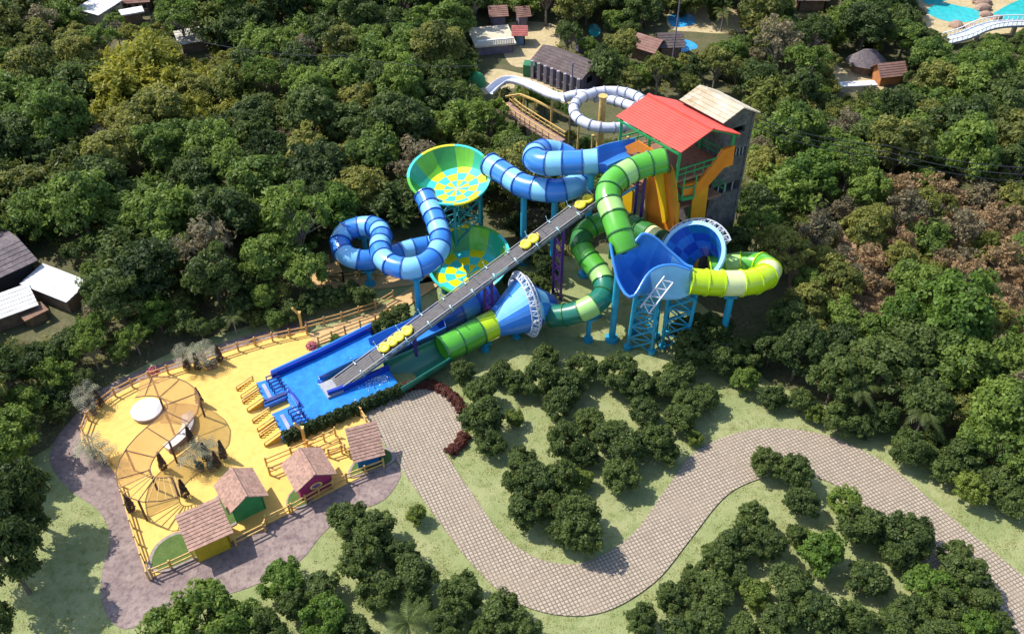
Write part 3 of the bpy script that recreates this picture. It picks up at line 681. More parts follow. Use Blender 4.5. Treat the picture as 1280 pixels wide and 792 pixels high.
b = MB(); wall_holes(b, kB, u, wS, cz-.05, .3, nS, hs)
b.slab([kB+Z3*(cz-.05), kB2+Z3*(cz-.05), (kB+kB2)/2+Z3*(cz+.78)], -nS*.3); cwo = b.build('wall', CONC, ctw)
for a, c in ((kB, kA), (kA, kA2), (kA2, kB2)):
    b = MB(); d = (c-a); L_ = d.length; d.normalize(); n_ = Vector((d.y, -d.x, 0)); n_ = n_ if n_.dot(a-cen) > 0 else -n_
    wall_holes(b, a, d, L_, cz-.05, .3, n_, [(L_*.3, L_*.7, z, z+1.1) for z in (3, 7, 11)]); b.build('wall', CONC, ctw)
for z in (3.9, 7.9, 11.7):
    b = MB(); b.slab([q.lerp(cen-Z3*cen.z, .12)+Z3*z for q in (kA, kB, kB2, kA2)], Vector((0, 0, .2))); b.build('floor_slab', CONC, ctw)
for hl in hs[1:3]:
    b = MB()
    for k in range(1, 4): q = kB+u*(hl[0]+(hl[1]-hl[0])*k/4); b.bar(q+Z3*hl[2]-nS*.15, q+Z3*hl[3]-nS*.15, .1)
    b.build('window_bars', GREY, cwo)

# platform tower with the red roof
ez, fz = 15.5, 12.45
tA, tB, tA2, tB2 = P(770, 145.5, ez), P(851, 191, ez), P(845, 125.5, ez), P(926, 168, ez)
tcen = (tA+tB2)/2; tcen.z = 0
twr = thing('slide_tower', tcen, 'orange clad slide tower with a red gable roof and green railings', 'tower')
b = MB(); rA, rB = gable(b, tA, tB, tA2, tB2, 1.35, .08, 0, 13); b.bar(rA+Z3*.03, rB+Z3*.03, .3, .1); rro = b.build('roof', RED, twr)
b = MB()
for e0, e1 in ((tA, tB), (tA2, tB2)):
    for t in (.06, .36, .66, .95):
        b.bar(e0.lerp(e1, t)-Z3*.2, rA.lerp(rB, t)-Z3*.24, .1, .16)
    b.bar(e0.lerp(e1, .02)-Z3*.24, e0.lerp(e1, .98)-Z3*.24, .12, .16)
b.build('roof_frame', GSTEEL, rro)
q4 = [Vector((p.x, p.y, 0)).lerp(tcen, .1) for p in (tA, tB, tB2, tA2)]
for p in q4 + [q4[0].lerp(q4[1], .5), q4[3].lerp(q4[2], .5)]:
    b = MB(); b.bar(p+Z3*(fz-.2 if p in (q4[1], q4[2]) else 0), p+Z3*(ez-.1), .24); b.build('post', GSTEEL, twr)
b = MB(); b.slab([p+Z3*(fz-.25) for p in q4], Z3*.25); b.build('deck', mat('deck_plate_red_brown', (.25, .12, .07), .8, .2, 2), twr)
b = MB(); b.slab([p.lerp(tcen, .04)+Z3*(fz-3.3) for p in q4], Z3*.2); b.build('lower_deck', mat('deck_plate_red_brown', (.25, .12, .07)), twr)
for a, c in ((q4[1], q4[2]), (q4[3], q4[2]), (q4[0], q4[3])):
    for z0 in ((fz,) if a is q4[1] else (fz, fz-3.1)):
        b = MB()
        for hh in (.55, 1.1): b.bar(a+Z3*(z0+hh), c+Z3*(z0+hh), .09, .12)
        for k in range(7): p = a.lerp(c, k/6); b.bar(p+Z3*z0, p+Z3*(z0+1.1), .06)
        b.build('railing', GSTEEL, twr)
b = MB()      # zigzag stairs inside
for k in range(5):
    z0, z1 = 1.0+k*2.2, 3.2+k*2.2; a, c = (q4[0].lerp(q4[2], .35), q4[1].lerp(q4[3], .35)); 
    if k % 2: a, c = c, a
    b.bar(a+Z3*z0, c+Z3*z1, .9, .14)
b.build('stair_flight', mat('stair_red', (.33, .075, .045), .7), twr)
fu = (q4[1]-q4[0]).normalized(); fn = Vector((fu.y, -fu.x, 0)); fn = fn if fn.dot(q4[1]-q4[2]) > 0 else -fn      # long face
gu = (q4[2]-q4[1]).normalized(); gn = Vector((gu.y, -gu.x, 0)); gn = gn if gn.dot(q4[1]-q4[0]) > 0 else -gn      # gable face
def panel(name, px, p0, nrm, m, off=.12, th=.12, zmin=None):
    pts = [onplane(x, y, p0+nrm*off, nrm) for x, y in px]
    if zmin is not None:
        for p in pts[-2:]: p.z = zmin
    b = MB(); b.slab(pts, -nrm*th); return b.build(name, m, twr)
panel('cladding_panel', [(806, 228), (814, 216), (824, 211), (838, 206), (845, 250), (846, 300), (815, 300)], q4[1], fn, ORANGE, zmin=.2)
panel('cladding_fin', [(818, 219), (825.5, 218), (832, 277), (828, 279)], q4[1], fn, YELLOWP, .5, .36)
panel('cladding_panel', [(772, 249), (791, 234), (791, 280), (778, 280)], q4[1], fn, YELLOWP, zmin=.2)
panel('cladding_panel', [(771, 210), (789, 197), (795, 205), (775, 220)], q4[1], fn, ORANGE)
panel('fascia_panel', [(781, 183), (797, 176), (832, 197), (834, 210), (826, 206), (798, 190), (786, 192)], q4[1], fn, ORANGE, .25, .1)
panel('cladding_panel', [(838, 206), (843, 216), (846, 240), (849, 300), (846, 300)], q4[1], fn, AMBER, .2)
panel('wing_panel', [(853.6, 247), (852, 232.5), (874, 227), (896, 201), (904.5, 188), (919, 182), (916, 206), (905, 210), (886, 232), (868, 245)], q4[1], gn, ORANGE, .2, .3)
panel('cladding_panel', [(866, 246), (886, 231), (882, 265), (878, 300), (864, 300)], q4[1], gn, AMBER, .15, zmin=.2)
panel('cladding_panel', [(846, 255), (850, 253), (852, 300), (848, 300)], q4[1], gn, AMBER, .15, zmin=.2)
b = MB()      # corner balcony in green steel
c0 = onplane(834, 238, q4[1]+Z3*fz, fn); c1 = onplane(852, 249, q4[1]+gn*.4, gn); c2 = onplane(867, 246, q4[1]+gn*.4, gn)
for a, c in ((c0, c1), (c1, c2)): b.bar(a, c, .2, .3); b.bar(a+Z3*1.1, c+Z3*1.1, .1)
for p in (c0, c1, c2): b.bar(p, p+Z3*2.2, .12)
b.bar(c0+Z3*1.1, c1, .1); b.build('balcony_frame', GSTEEL, twr)
for k, (x0, y0, x1, y1) in enumerate(((797, 228, 798, 290), (806, 226, 807, 290))):
    a = onplane(x0, y0, q4[1]+fn*.7, fn); b = MB(); b.bar(Vector((a.x, a.y, 0)), a, .24); b.build('column', PURP, twr)
b = MB(); a = onplane(797, 232, q4[1]+fn*.7, fn); c = onplane(774, 246, q4[1]+fn*1.8, fn); b.bar(a, c, .16); b.build('brace', CYAN, twr)

# ------------------------------------------------------------------ cabins
def shingles(name, c):
    m, nt, N, L, bs = nodes(name); v = N.new('ShaderNodeTexVoronoi'); v.inputs['Scale'].default_value = 5.5
    g = N.new('ShaderNodeNewGeometry'); L.new(g.outputs['Position'], v.inputs['Vector'])
    sp = N.new('ShaderNodeSeparateColor'); L.new(v.outputs['Color'], sp.inputs[0])
    mx = N.new('ShaderNodeMix'); mx.data_type = 'RGBA'; L.new(sp.outputs[0], mx.inputs['Factor'])
    a, d = [i for i in mx.inputs if i.type == 'RGBA']; a.default_value = (*[x*.74 for x in c], 1); d.default_value = (*[x*1.22 for x in c], 1)
    L.new([o for o in mx.outputs if o.type == 'RGBA'][0], bs.inputs['Base Color']); bs.inputs['Roughness'].default_value = .9; return m
SHING = shingles('pinkish_shingles', (.335, .20, .15))
def courses(mb, e0, e1, r0, r1, n=9, th=.07, mi=0):
    nrm = (e1-e0).cross(r0-e0).normalized(); nrm = nrm if nrm.z > 0 else -nrm
    for k in range(n):
        t0, t1 = k/n, (k+1.15)/n
        a, b_, c, d = e0.lerp(r0, t0), e1.lerp(r1, t0), e1.lerp(r1, min(1, t1)), e0.lerp(r0, min(1, t1))
        mb.slab([a+nrm*.045, b_+nrm*.045, c, d], -nrm*th, mi)
def cabin(name, c0, c1, depth, h, rise, style, wallm, lab, over_=.35, hole=None):
    A, B = P(*c0), P(*c1); u = (B-A).normalized(); w_ = (B-A).length; n_ = Vector((-u.y, u.x, 0)); n_ = n_ if n_.y > 0 else -n_
    r = thing(name, (A+B)/2+n_*depth/2, lab, 'cabin', 'four small shingled cabins along the lower fence'); q = lambda a, d, z: A+u*a+n_*d+Z3*z
    b = MB()
    hb = h if style == 'gable' else h+rise*.8
    for (o, d, L_, nn) in ((A, u, w_, -n_), (A, n_, depth, -u), (q(w_, 0, 0), n_, depth, u), (q(0, depth, 0), u, w_, n_)):
        hh = h if (style == 'gable' or nn == -n_) else h
        wall_holes(b, o, d, L_, hh, .12, nn, [hole] if (hole and nn == -n_) else [])
    if style == 'gable':
        for d_, s_ in ((0, 1), (depth, -1)):
            b.slab([q(0, d_, h), q(w_, d_, h), q(w_/2, d_, h+rise)], n_*.12*s_)
    else:
        b.slab([q(0, depth, h), q(w_, depth, h), q(w_, depth, h+rise), q(0, depth, h+rise)], -n_*.12)
        for a_, s_ in ((0, 1), (w_, -1)): b.slab([q(a_, 0, h), q(a_, depth, h), q(a_, depth, h+rise)], u*.12*s_)
    b.build('wall', wallm, r); o_ = over_; b = MB()
    if style == 'gable':
        sl_ = rise/(w_/2)
        ra, rb = q(w_/2, -o_, h+rise+.06), q(w_/2, depth+o_, h+rise+.06)
        courses(b, q(-o_, -o_, h-o_*sl_+.06), q(-o_, depth+o_, h-o_*sl_+.06), ra, rb); courses(b, q(w_+o_, -o_, h-o_*sl_+.06), q(w_+o_, depth+o_, h-o_*sl_+.06), ra, rb)
        b.bar(ra+Z3*.03, rb+Z3*.03, .22, .08)
    else:
        sl_ = rise/depth
        courses(b, q(-o_, -o_, h-o_*sl_+.06), q(w_+o_, -o_, h-o_*sl_+.06), q(-o_, depth+o_, h+rise+o_*sl_+.06), q(w_+o_, depth+o_, h+rise+o_*sl_+.06), 11)
    b.build('roof', SHING, r)
    return r, A, u, n_, w_
cabin('yellow_cabin', (249, 703), (291, 684), 2.3, 2.0, .5, 'shed', mat('cabin_yellow', (.50, .36, .015), .75, .1, 2), 'small yellow cabin with sloping shingle roof at the bottom corner')
cabin('green_cabin', (296, 654), (333, 636), 2.4, 1.9, .75, 'gable', mat('cabin_green', (.035, .27, .085), .75, .1, 2), 'small green cabin with gabled shingle roof beside the canopy')
mc, A, u, n_, w_ = cabin('magenta_cabin', (378, 627), (417, 609), 2.3, 1.9, .75, 'gable', mat('cabin_magenta', (.32, .025, .115), .75, .1, 2), 'small magenta cabin with gabled shingle roof and yellow vent')
c = A+u*w_*.5+Z3*1.15-n_*.02; b = MB()
rg = [[c+u*math.cos(a)*ra+Z3*math.sin(a)*ra*.62-n_*k for a in [2*math.pi*i/18 for i in range(18)]] for ra, k in ((.48, 0), (.48, .07), (.36, .07), (.36, .03))]
b.sweep(rg, 0); b.build('vent_frame', mat('vent_yellow', (.75, .60, .16), .6), mc); b = MB(); b.add(rg[3], [tuple(range(18))]); b.add([p+n_*.012 for p in rg[3]], [tuple(range(18))[::-1]]); b.build('vent_panel', mat('vent_purple', (.30, .10, .25), .6), mc)
bc, A, u, n_, w_ = cabin('blue_cabin', (449, 588), (477, 580.5), 1.8, 1.55, .9, 'shed', mat('cabin_blue', (.008, .135, .36), .75, .1, 2), 'small blue cabin with steep shingle roof beside the paved plaza')
c = A+u*w_*.5+Z3*1.35-n_*.02; b = MB(); b.obox(c, u*.3, Z3*.12, n_*.03); b.build('vent_panel', mat('vent_yellow', (.75, .60, .16)), bc)

# ------------------------------------------------------------------ white round platform, curved bench, canopy
WTOP = mat('white_terrazzo', (.74, .71, .70), .6, .05, 3); BSIDE = mat('bench_side_taupe', (.30, .235, .22), .35, .1, 2)
p = P(185, 516); r = thing('round_platform', p, 'round white low platform under the tip of the orange canopy', 'platform')
b = MB(); b.cyl(p, p+Z3*.42, 1.2, 1.22, 36); b.build('base', BSIDE, r); b = MB(); b.cyl(p+Z3*.42, p+Z3*.5, 1.26, 1.24, 36); b.build('top', WTOP, r)
arc = cr2([(241, 520), (242, 534), (235, 548), (224, 559), (212, 567)], 0, .3); bm_ = thing('curved_bench', arc[len(arc)//2], 'curved bench with white seat and taupe side under the canopy', 'bench')
def arcbox(z0, z1, w0, w1, m, nm):
    b = MB(); rg = [[p-x*w0+Z3*z0, p+x*w1+Z3*z0, p+x*w1+Z3*z1, p-x*w0+Z3*z1] for p, t, x, u in frames(arc)]
    b.sweep(rg, 0, smooth=False); b.add(rg[0], [(3, 2, 1, 0)]); b.add(rg[-1], [(0, 1, 2, 3)]); b.build(nm, m, bm_)
arcbox(.05, .62, .1, .26, BSIDE, 'back'); arcbox(.05, .40, -.2, .75, BSIDE, 'base'); arcbox(.40, .47, -.22, .8, WTOP, 'seat'); arcbox(.62, .66, .14, .30, mat('bench_cap', (.5, .46, .45), .5), 'cap')
def fabric_mat():
    m, nt, N, L, bs = nodes('amber_shade_fabric'); bs.inputs['Roughness'].default_value = .8
    L.new(noise_mix(nt, (.46, .27, .10), (.54, .33, .13), 1.5), bs.inputs['Base Color'])
    tr = N.new('ShaderNodeBsdfTransparent'); tl = N.new('ShaderNodeBsdfTranslucent'); tl.inputs[0].default_value = (.6, .34, .12, 1)
    m1 = N.new('ShaderNodeMixShader'); m1.inputs[0].default_value = .35; m2 = N.new('ShaderNodeMixShader'); m2.inputs[0].default_value = .66
    L.new(bs.outputs[0], m1.inputs[1]); L.new(tl.outputs[0], m1.inputs[2]); L.new(m1.outputs[0], m2.inputs[1]); L.new(tr.outputs[0], m2.inputs[2]); L.new(m2.outputs[0], N['Material Output'].inputs[0]); return m
can = thing('shade_canopy', P(195, 560), 'winding amber fabric canopy on thin brown posts over the yellow pad', 'canopy')
cpath = [P(*q) for q in cr([Vector((x, y, z)) for x, y, z in [(172, 485, 2.3), (190, 482, 2.5), (210, 484, 2.7), (226, 494, 2.9), (229, 510, 2.9), (216, 526, 2.8), (200, 540, 2.7), (184, 555, 2.6), (172, 571, 2.5), (166, 589, 2.5), (171, 604, 2.5), (185, 611, 2.5), (203, 611, 2.4), (222, 607, 2.2)]], 5)]
cpath = cr(cpath, .22); nfr = frames(cpath); Lc = len(nfr)-1
b = MB(); rg = []
for i, (p, t, x, u) in enumerate(nfr):
    hw = 1.0+.28*math.sin(math.pi*i/Lc); row = []
    for k in range(9): s = (k/8-.5)*2; row.append(p+x*s*hw-Z3*.14*(1-s*s)*(1+.3*math.sin(i*.55)))
    rg.append(row + [q-Z3*.02 for q in row[::-1]])
i1 = int(Lc*.80); b.sweep(rg[:i1+1], 0); b.build('fabric', fabric_mat(), can)
SLAT = mat('canopy_slat', (.50, .31, .13), .7, .15, 4)
b = MB()
for i in range(i1, Lc+1, 2): p, t, x, u = nfr[i]; hw = 1.0+.28*math.sin(math.pi*i/Lc); b.bar(p-x*hw, p+x*hw, .045, .07)
tag(b.build('slats', SLAT, can))
for sgn in (-1, 1):
    b = MB(); pp = [p+x*sgn*(1.0+.28*math.sin(math.pi*i/Lc))-Z3*.02 for i, (p, t, x, u) in enumerate(nfr)][::4]
    for a, c in zip(pp, pp[1:]): b.bar(a, c, .06)
    b.build('edge_rail', WOODD, can)
for i in range(4, Lc, 9):
    p, t, x, u = nfr[i]; hw = 1.0+.28*math.sin(math.pi*i/Lc)
    b = MB(); b.bar(p-x*hw-Z3*.06, p+x*hw-Z3*.06, .06); b.build('cross_bar', WOODD, can)
    s = 1 if (i//9) % 2 else -1; g = p+x*s*hw*.95
    b = MB(); b.bar(Vector((g.x, g.y, .05)), g, .12); b.build('post', WOODD, can)

# ------------------------------------------------------------------ leaf meshes
def leaf_material(name, c, var=.42, trans=.48, spec=.3):
    m, nt, N, L, bs = nodes(name)
    at = N.new('ShaderNodeAttribute'); at.attribute_name = 'tint'; oi = N.new('ShaderNodeObjectInfo')
    ad = N.new('ShaderNodeMath'); ad.operation = 'MULTIPLY_ADD'; L.new(oi.outputs['Random'], ad.inputs[0]); ad.inputs[1].default_value = .55
    L.new(at.outputs['Fac'], ad.inputs[2])
    rp = N.new('ShaderNodeValToRGB'); L.new(ad.outputs[0], rp.inputs[0]); e = rp.color_ramp.elements
    e[0].position = 0; e[0].color = (c[0]*(1-var)*.85, c[1]*(1-var), c[2]*(1-var), 1); e[1].position = 1.3/1.4; e[1].color = (min(1, c[0]*(1+var)*1.18), min(1, c[1]*(1+var)), c[2]*(1+var*.5), 1)
    L.new(rp.outputs[0], bs.inputs['Base Color']); bs.inputs['Roughness'].default_value = .55; bs.inputs['Specular IOR Level'].default_value = spec
    tl = N.new('ShaderNodeBsdfTranslucent'); L.new(rp.outputs[0], tl.inputs[0]); mx = N.new('ShaderNodeMixShader'); mx.inputs[0].default_value = trans
    L.new(bs.outputs[0], mx.inputs[1]); L.new(tl.outputs[0], mx.inputs[2]); L.new(mx.outputs[0], N['Material Output'].inputs[0]); return m
LM = {k: leaf_material('leaves_'+k, c) for k, c in dict(dark=(.076, .122, .034), deep=(.046, .082, .024), mid=(.125, .205, .042), olive=(.175, .205, .052), yellow=(.25, .275, .04), bright=(.085, .165, .028), fern=(.115, .155, .035), lime=(.135, .20, .04), grey=(.17, .165, .11), brown=(.25, .195, .115), silver=(.25, .29, .24), dusk=(.13, .10, .085), maroon=(.135, .052, .042), palm=(.085, .125, .04)).items()}
BARK = mat2('bark', (.10, .075, .055), (.17, .14, .11), 3, .95)
BARKP = mat2('pale_bark', (.26, .23, .19), (.17, .14, .11), 3, .95)
def leafmesh(name, C, Nn, size, tint, m, aspect=1.5, jit=.55):
    """leaf faces at C facing roughly along Nn"""
    C = np.asarray(C, float); Nn = np.asarray(Nn, float); k = len(C)
    Nn = Nn/(np.linalg.norm(Nn, axis=1, keepdims=True)+1e-6) + RNG.normal(0, jit, (k, 3)); Nn /= np.linalg.norm(Nn, axis=1, keepdims=True)+1e-6
    T = np.cross(Nn, RNG.normal(0, 1, (k, 3))); T /= np.linalg.norm(T, axis=1, keepdims=True)+1e-6; B = np.cross(Nn, T)
    s = (np.asarray(size)*RNG.uniform(.65, 1.3, k))[:, None]
    V = np.stack([C-T*s*aspect*.5, C+B*s*.42+T*s*.1, C+T*s*aspect*.5, C-B*s*.42+T*s*.1], 1).reshape(-1, 3)
    me = bpy.data.meshes.new(name); me.vertices.add(4*k); me.vertices.foreach_set('co', V.ravel())
    me.loops.add(4*k); me.loops.foreach_set('vertex_index', np.arange(4*k, dtype=np.int32))
    me.polygons.add(k); me.polygons.foreach_set('loop_start', np.arange(0, 4*k, 4, dtype=np.int32))
    me.update(calc_edges=True)
    a = me.attributes.new('tint', 'FLOAT', 'FACE'); a.data.foreach_set('value', np.clip(tint, 0, 1).astype(np.float32))
    me.materials.append(m); return me
def sph(k):
    v = RNG.normal(0, 1, (k, 3)); return v/np.linalg.norm(v, axis=1, keepdims=True)
def crown_data(rx, rz, clumps, leaves, clump_r, zc, inner=.25, bottom=-.55):
    """leaf clumps spread over and through an uneven crown volume (unit tree radius 1 = rx)"""
    d = sph(clumps*3); d = d[d[:, 2] > bottom][:clumps]
    lump = 1 + .16*np.sin(d[:, 0]*3.1+RNG.uniform(0, 6)) * np.cos(d[:, 1]*2.7+RNG.uniform(0, 6)) + RNG.normal(0, .09, len(d))
    rad = np.where(RNG.random(len(d)) < inner, RNG.uniform(.25, .75, len(d)), RNG.uniform(.74, .96, len(d)))*lump
    cc = d*rad[:, None]*np.array([rx, rx, rz]); cc[:, 2] += zc
    C, Nn, T = [], [], []
    for c in cc:
        r = clump_r*RNG.uniform(.65, 1.35); k = int(leaves*RNG.uniform(.7, 1.3)); v = sph(k); v[:, 2] = np.where(v[:, 2] < -.35, -v[:, 2], v[:, 2])
        p = v*(r*RNG.uniform(.55, 1.0, k))[:, None]*np.array([1, 1, .75]); C.append(c+p); Nn.append(v+np.array([0, 0, .35])+.4*(c-np.array([0, 0, zc]))/rx); T.append(np.full(k, RNG.uniform(0, .75))+RNG.normal(0, .12, k))
    return np.concatenate(C), np.concatenate(Nn), np.concatenate(T), cc
def trunk_mesh(name, h, r, tips, m, twigs=True):
    b = MB(); top = Vector((0, 0, h)); b.cyl((0, 0, -.15), (0, 0, h*.5), r*1.25, r*.9, 8); b.cyl((0, 0, h*.5), tuple(top), r*.9, r*.6, 8)
    for t in tips: b.cyl(tuple(top-Vector((0, 0, h*random.uniform(0, .35)))), tuple(Vector(t)), r*.42, r*.1, 5)
    o = b.build(name, m); me = o.data
    off = WLOC[o.name]; me.transform(__import__('mathutils').Matrix.Translation(off)); bpy.data.objects.remove(o); return me
PROTO = {}
def proto(key, crown_me, trunk_me, name):
    PROTO[key] = (crown_me, trunk_me, name)
for v in range(4):      # round orchard tree, radius 1
    C, Nn, T, cc = crown_data(.86, .72, 90, 70, .22, .95, .2, -.6); proto('round%d' % v, leafmesh('crown', C, Nn, .092, T, LM['dark']), trunk_mesh('trunk', .55, .06, [cc[i] for i in range(0, len(cc), 9)], BARK), 'round_tree')
for v in range(6):      # taller forest tree, bigger uneven lobes
    C, Nn, T, cc = crown_data(.84, .80, 80, 78, .235, 1.55, .22, -.7); proto('forest%d' % v, leafmesh('crown', C, Nn, .088, T, LM['mid']), trunk_mesh('trunk', 1.1, .07, [cc[i] for i in range(0, len(cc), 8)], BARK), 'forest_tree')
for v in range(3):      # open spreading crown in flat layers
    C, Nn, T, cc = crown_data(.92, .50, 52, 60, .20, 1.75, .15, -.35); C[:, 2] += .10*np.sin(C[:, 0]*5+v); proto('open%d' % v, leafmesh('crown', C, Nn, .08, T, LM['olive'], 1.8, .8), trunk_mesh('trunk', 1.0, .06, [cc[i] for i in range(0, len(cc), 2)], BARKP), 'spreading_tree')
for v in range(2):      # thin crowned, twiggy tree
    C, Nn, T, cc = crown_data(.85, .7, 46, 30, .22, 1.5, .4, -.5); proto('thin%d' % v, leafmesh('crown', C, Nn, .085, T, LM['grey'], 1.7, .9), trunk_mesh('trunk', 1.0, .05, [cc[i] for i in range(0, len(cc), 1)], BARKP), 'bare_tree')
def plume_crown(n, h, spread, per, size, droop=.45):
    C, Nn, T = [], [], []
    for i in range(n):
        a = RNG.uniform(0, 6.28); tilt = RNG.uniform(.05, 1)*spread; L_ = h*RNG.uniform(.7, 1.05); t = RNG.random(per)**.6; ti = RNG.uniform(0, .7)
        r = tilt*t**1.5; z = L_*t-droop*tilt*t**3.2
        c = np.stack([np.cos(a)*r, np.sin(a)*r, z], 1)+RNG.normal(0, .07, (per, 3)); C.append(c); Nn.append(np.stack([np.cos(a)*np.ones(per)*.5, np.sin(a)*np.ones(per)*.5, np.ones(per)], 1)); T.append(np.full(per, ti)+RNG.normal(0, .1, per))
    return np.concatenate(C), np.concatenate(Nn), np.concatenate(T)
for v in range(3):
    C, Nn, T = plume_crown(90, 2.0, 1.25, 62, .1, .55); proto('plume%d' % v, leafmesh('crown', C, Nn, .085, T, LM['mid'], 2.3, .7), trunk_mesh('trunk', .9, .08, [(.4*math.cos(a), .4*math.sin(a), 1.4) for a in range(6)], BARKP), 'feathery_tree')
C, Nn, T = plume_crown(64, 2.1, 1.1, 66, .1); proto('bamboo0', leafmesh('crown', C, Nn, .10, T, LM['yellow'], 2.2), trunk_mesh('trunk', .8, .1, [(.3*math.cos(a), .3*math.sin(a), 1.3) for a in range(6)], BARKP), 'bamboo_clump')
def palm_mesh(nf, L_, droop, wid, h, up0=.55, fan=False):
    C = []; F = []; tint = []; b = MB()
    for i in range(nf):
        a = 2*math.pi*i/nf*2.4+random.uniform(-.2, .2); el = random.uniform(-.15, 1.1); d = Vector((math.cos(a), math.sin(a), 0)); s = Vector((-d.y, d.x, 0)); ll = L_*random.uniform(.8, 1.1); pts = []
        for k in range(8):
            t = k/7; pts.append(Vector((0, 0, h))+d*ll*t*math.cos(el*.7)+Z3*(ll*(math.sin(el)*t)-droop*ll*t*t))
        for k in range(7):
            for sd_ in (-1, 1):
                for j in range(2 if not fan else 1):
                    p0 = pts[k].lerp(pts[k+1], j*.5); t = (k+j*.5)/7; w_ = wid*math.sin(math.pi*min(1, .12+t*.88))*(1 if not fan else (.3+1.5*t)); q = p0+s*sd_*w_+d*w_*.55-Z3*w_*.35; nx = pts[k].lerp(pts[k+1], j*.5+.38)
                    b.add([p0, nx, q+d*.05*ll], [(0, 1, 2)], 0)
    o = b.build('crown', LM['palm']); me = o.data; me.transform(__import__('mathutils').Matrix.Translation(WLOC[o.name])); bpy.data.objects.remove(o)
    at = me.attributes.new('tint', 'FLOAT', 'FACE'); at.data.foreach_set('value', RNG.uniform(.1, .8, len(me.polygons)).astype(np.float32)); return me
proto('palm0', palm_mesh(17, 2.6, .62, .55, 4.2), trunk_mesh('trunk', 4.2, .14, [], BARKP), 'palm_tree')
proto('fanpalm0', palm_mesh(30, 1.05, .30, .34, 1.2, fan=True), trunk_mesh('trunk', 1.25, .11, [], BARK), 'fan_palm')
k = 900; t = RNG.random(k)**.75; a = RNG.uniform(0, 6.28, k); rr_ = .30*(1-t)**.75*RNG.uniform(.7, 1.08, k)+.02
C = np.stack([np.cos(a)*rr_, np.sin(a)*rr_, .35+1.75*t], 1); proto('cypress0', leafmesh('crown', C, np.stack([np.cos(a), np.sin(a), np.full(k, .4)], 1), .12, RNG.uniform(0, .5, k), LM['dusk']), trunk_mesh('trunk', .5, .06, [], BARK), 'cypress')
C, Nn, T, cc = crown_data(.8, .62, 50, 50, .27, .58, .2, -.75); proto('shrub0', leafmesh('crown', C, Nn, .13, T, LM['lime']), trunk_mesh('trunk', .3, .05, [cc[i] for i in range(0, len(cc), 12)], BARK), 'shrub')
CNT = {'n': 0}
def plant(key, x, y, s, m=None, rz=None, sq=1.0, label=None, cat='tree', group=None):
    cm, tm, name = PROTO[key]; o = thing(name, (x, y, 0), label, cat, group); o.scale = (s, s, s*sq); o.rotation_euler = (0, 0, random.uniform(0, 6.28) if rz is None else rz)
    for nm, me in (('trunk', tm), ('crown', cm)):
        k = bpy.data.objects.new(nm, me); COL.objects.link(k); k.parent = o
        if nm == 'crown' and m: k.material_slots[0].link = 'OBJECT'; k.material_slots[0].material = LM[m]
    return o

# ------------------------------------------------------------------ background buildings
def bld(name, c0, c1, depth, h, rise, wallm, roofm, lab, cat='house', wins=0, ov=.4, roof='gable', winh=(.35, .75), piers=None):
    A, B = P(*c0), P(*c1); u = (B-A).normalized(); w_ = (B-A).length; n_ = Vector((-u.y, u.x, 0)); n_ = n_ if n_.y > 0 else -n_
    r = thing(name, (A+B)/2+n_*depth/2, lab, cat); q = lambda a, d, z: A+u*a+n_*d+Z3*z
    hl = [((k+.25)/wins*w_, (k+.75)/wins*w_, h*winh[0], h*winh[1]) for k in range(wins)]
    b = MB(); wall_holes(b, A, u, w_, h, .15, -n_, hl); wall_holes(b, q(w_, 0, 0), n_, depth, h, .15, u, [(depth*.3, depth*.6, h*.4, h*.75)] if wins else [])
    wall_holes(b, A, n_, depth, h, .15, -u, []); wall_holes(b, q(0, depth, 0), u, w_, h, .15, n_, [])
    if roof == 'gable':
        for a_, s_ in ((0, 1), (w_, -1)): b.slab([q(a_, 0, h), q(a_, depth, h), q(a_, depth/2, h+rise)], u*.15*s_)
    b.build('wall', wallm, r)
    for hh in hl: b = MB(); b.obox(q((hh[0]+hh[1])/2, .12, (hh[2]+hh[3])/2), u*(hh[1]-hh[0])/2, Z3*(hh[3]-hh[2])/2, n_*.02); wo = b.build('window', DARK, r); b = MB(); c_ = q((hh[0]+hh[1])/2, -.03, hh[2]); b.obox(c_, u*((hh[1]-hh[0])/2+.06), Z3*.05, n_*.06); b.build('sill', W_CRM, wo)
    if piers:
        for k in range(wins+1): b = MB(); p = q(w_*k/wins, -.5, 0); b.bar(p, p+Z3*h, .35); b.build('pier', piers, r)
    b = MB(); s_ = rise/(depth/2) if roof == 'gable' else 0
    if roof == 'gable':
        for d0, sg in ((-ov, 1), (depth+ov, -1)):
            e0, e1 = q(-ov, d0, h-ov*s_+.08), q(w_+ov, d0, h-ov*s_+.08); courses(b, e0, e1, q(-ov, depth/2, h+rise+.08), q(w_+ov, depth/2, h+rise+.08), 6, .08)
    elif roof == 'shed':
        courses(b, q(-ov, -ov, h+.1), q(w_+ov, -ov, h+.1), q(-ov, depth+ov, h+rise+.1), q(w_+ov, depth+ov, h+rise+.1), 6, .1)
        b.slab([q(0, depth, h), q(w_, depth, h), q(w_, depth, h+rise), q(0, depth, h+rise)], -n_*.12)
    else:
        b.prism([tuple(q(a, d, 0)[:2]) for a, d in ((-ov, -ov), (w_+ov, -ov), (w_+ov, depth+ov), (-ov, depth+ov))], h, h+.2)
    b.build('roof', roofm, r)
    if roof == 'hip': pass
    return r, q, w_
R_DARK = mat2('weathered_dark_roof', (.10, .075, .075), (.15, .115, .105), 1.0, .9, (.075, .06, .065), 3); R_BROWN = mat2('brown_tile_roof', (.20, .105, .085), (.27, .16, .13), 1.2, .9)
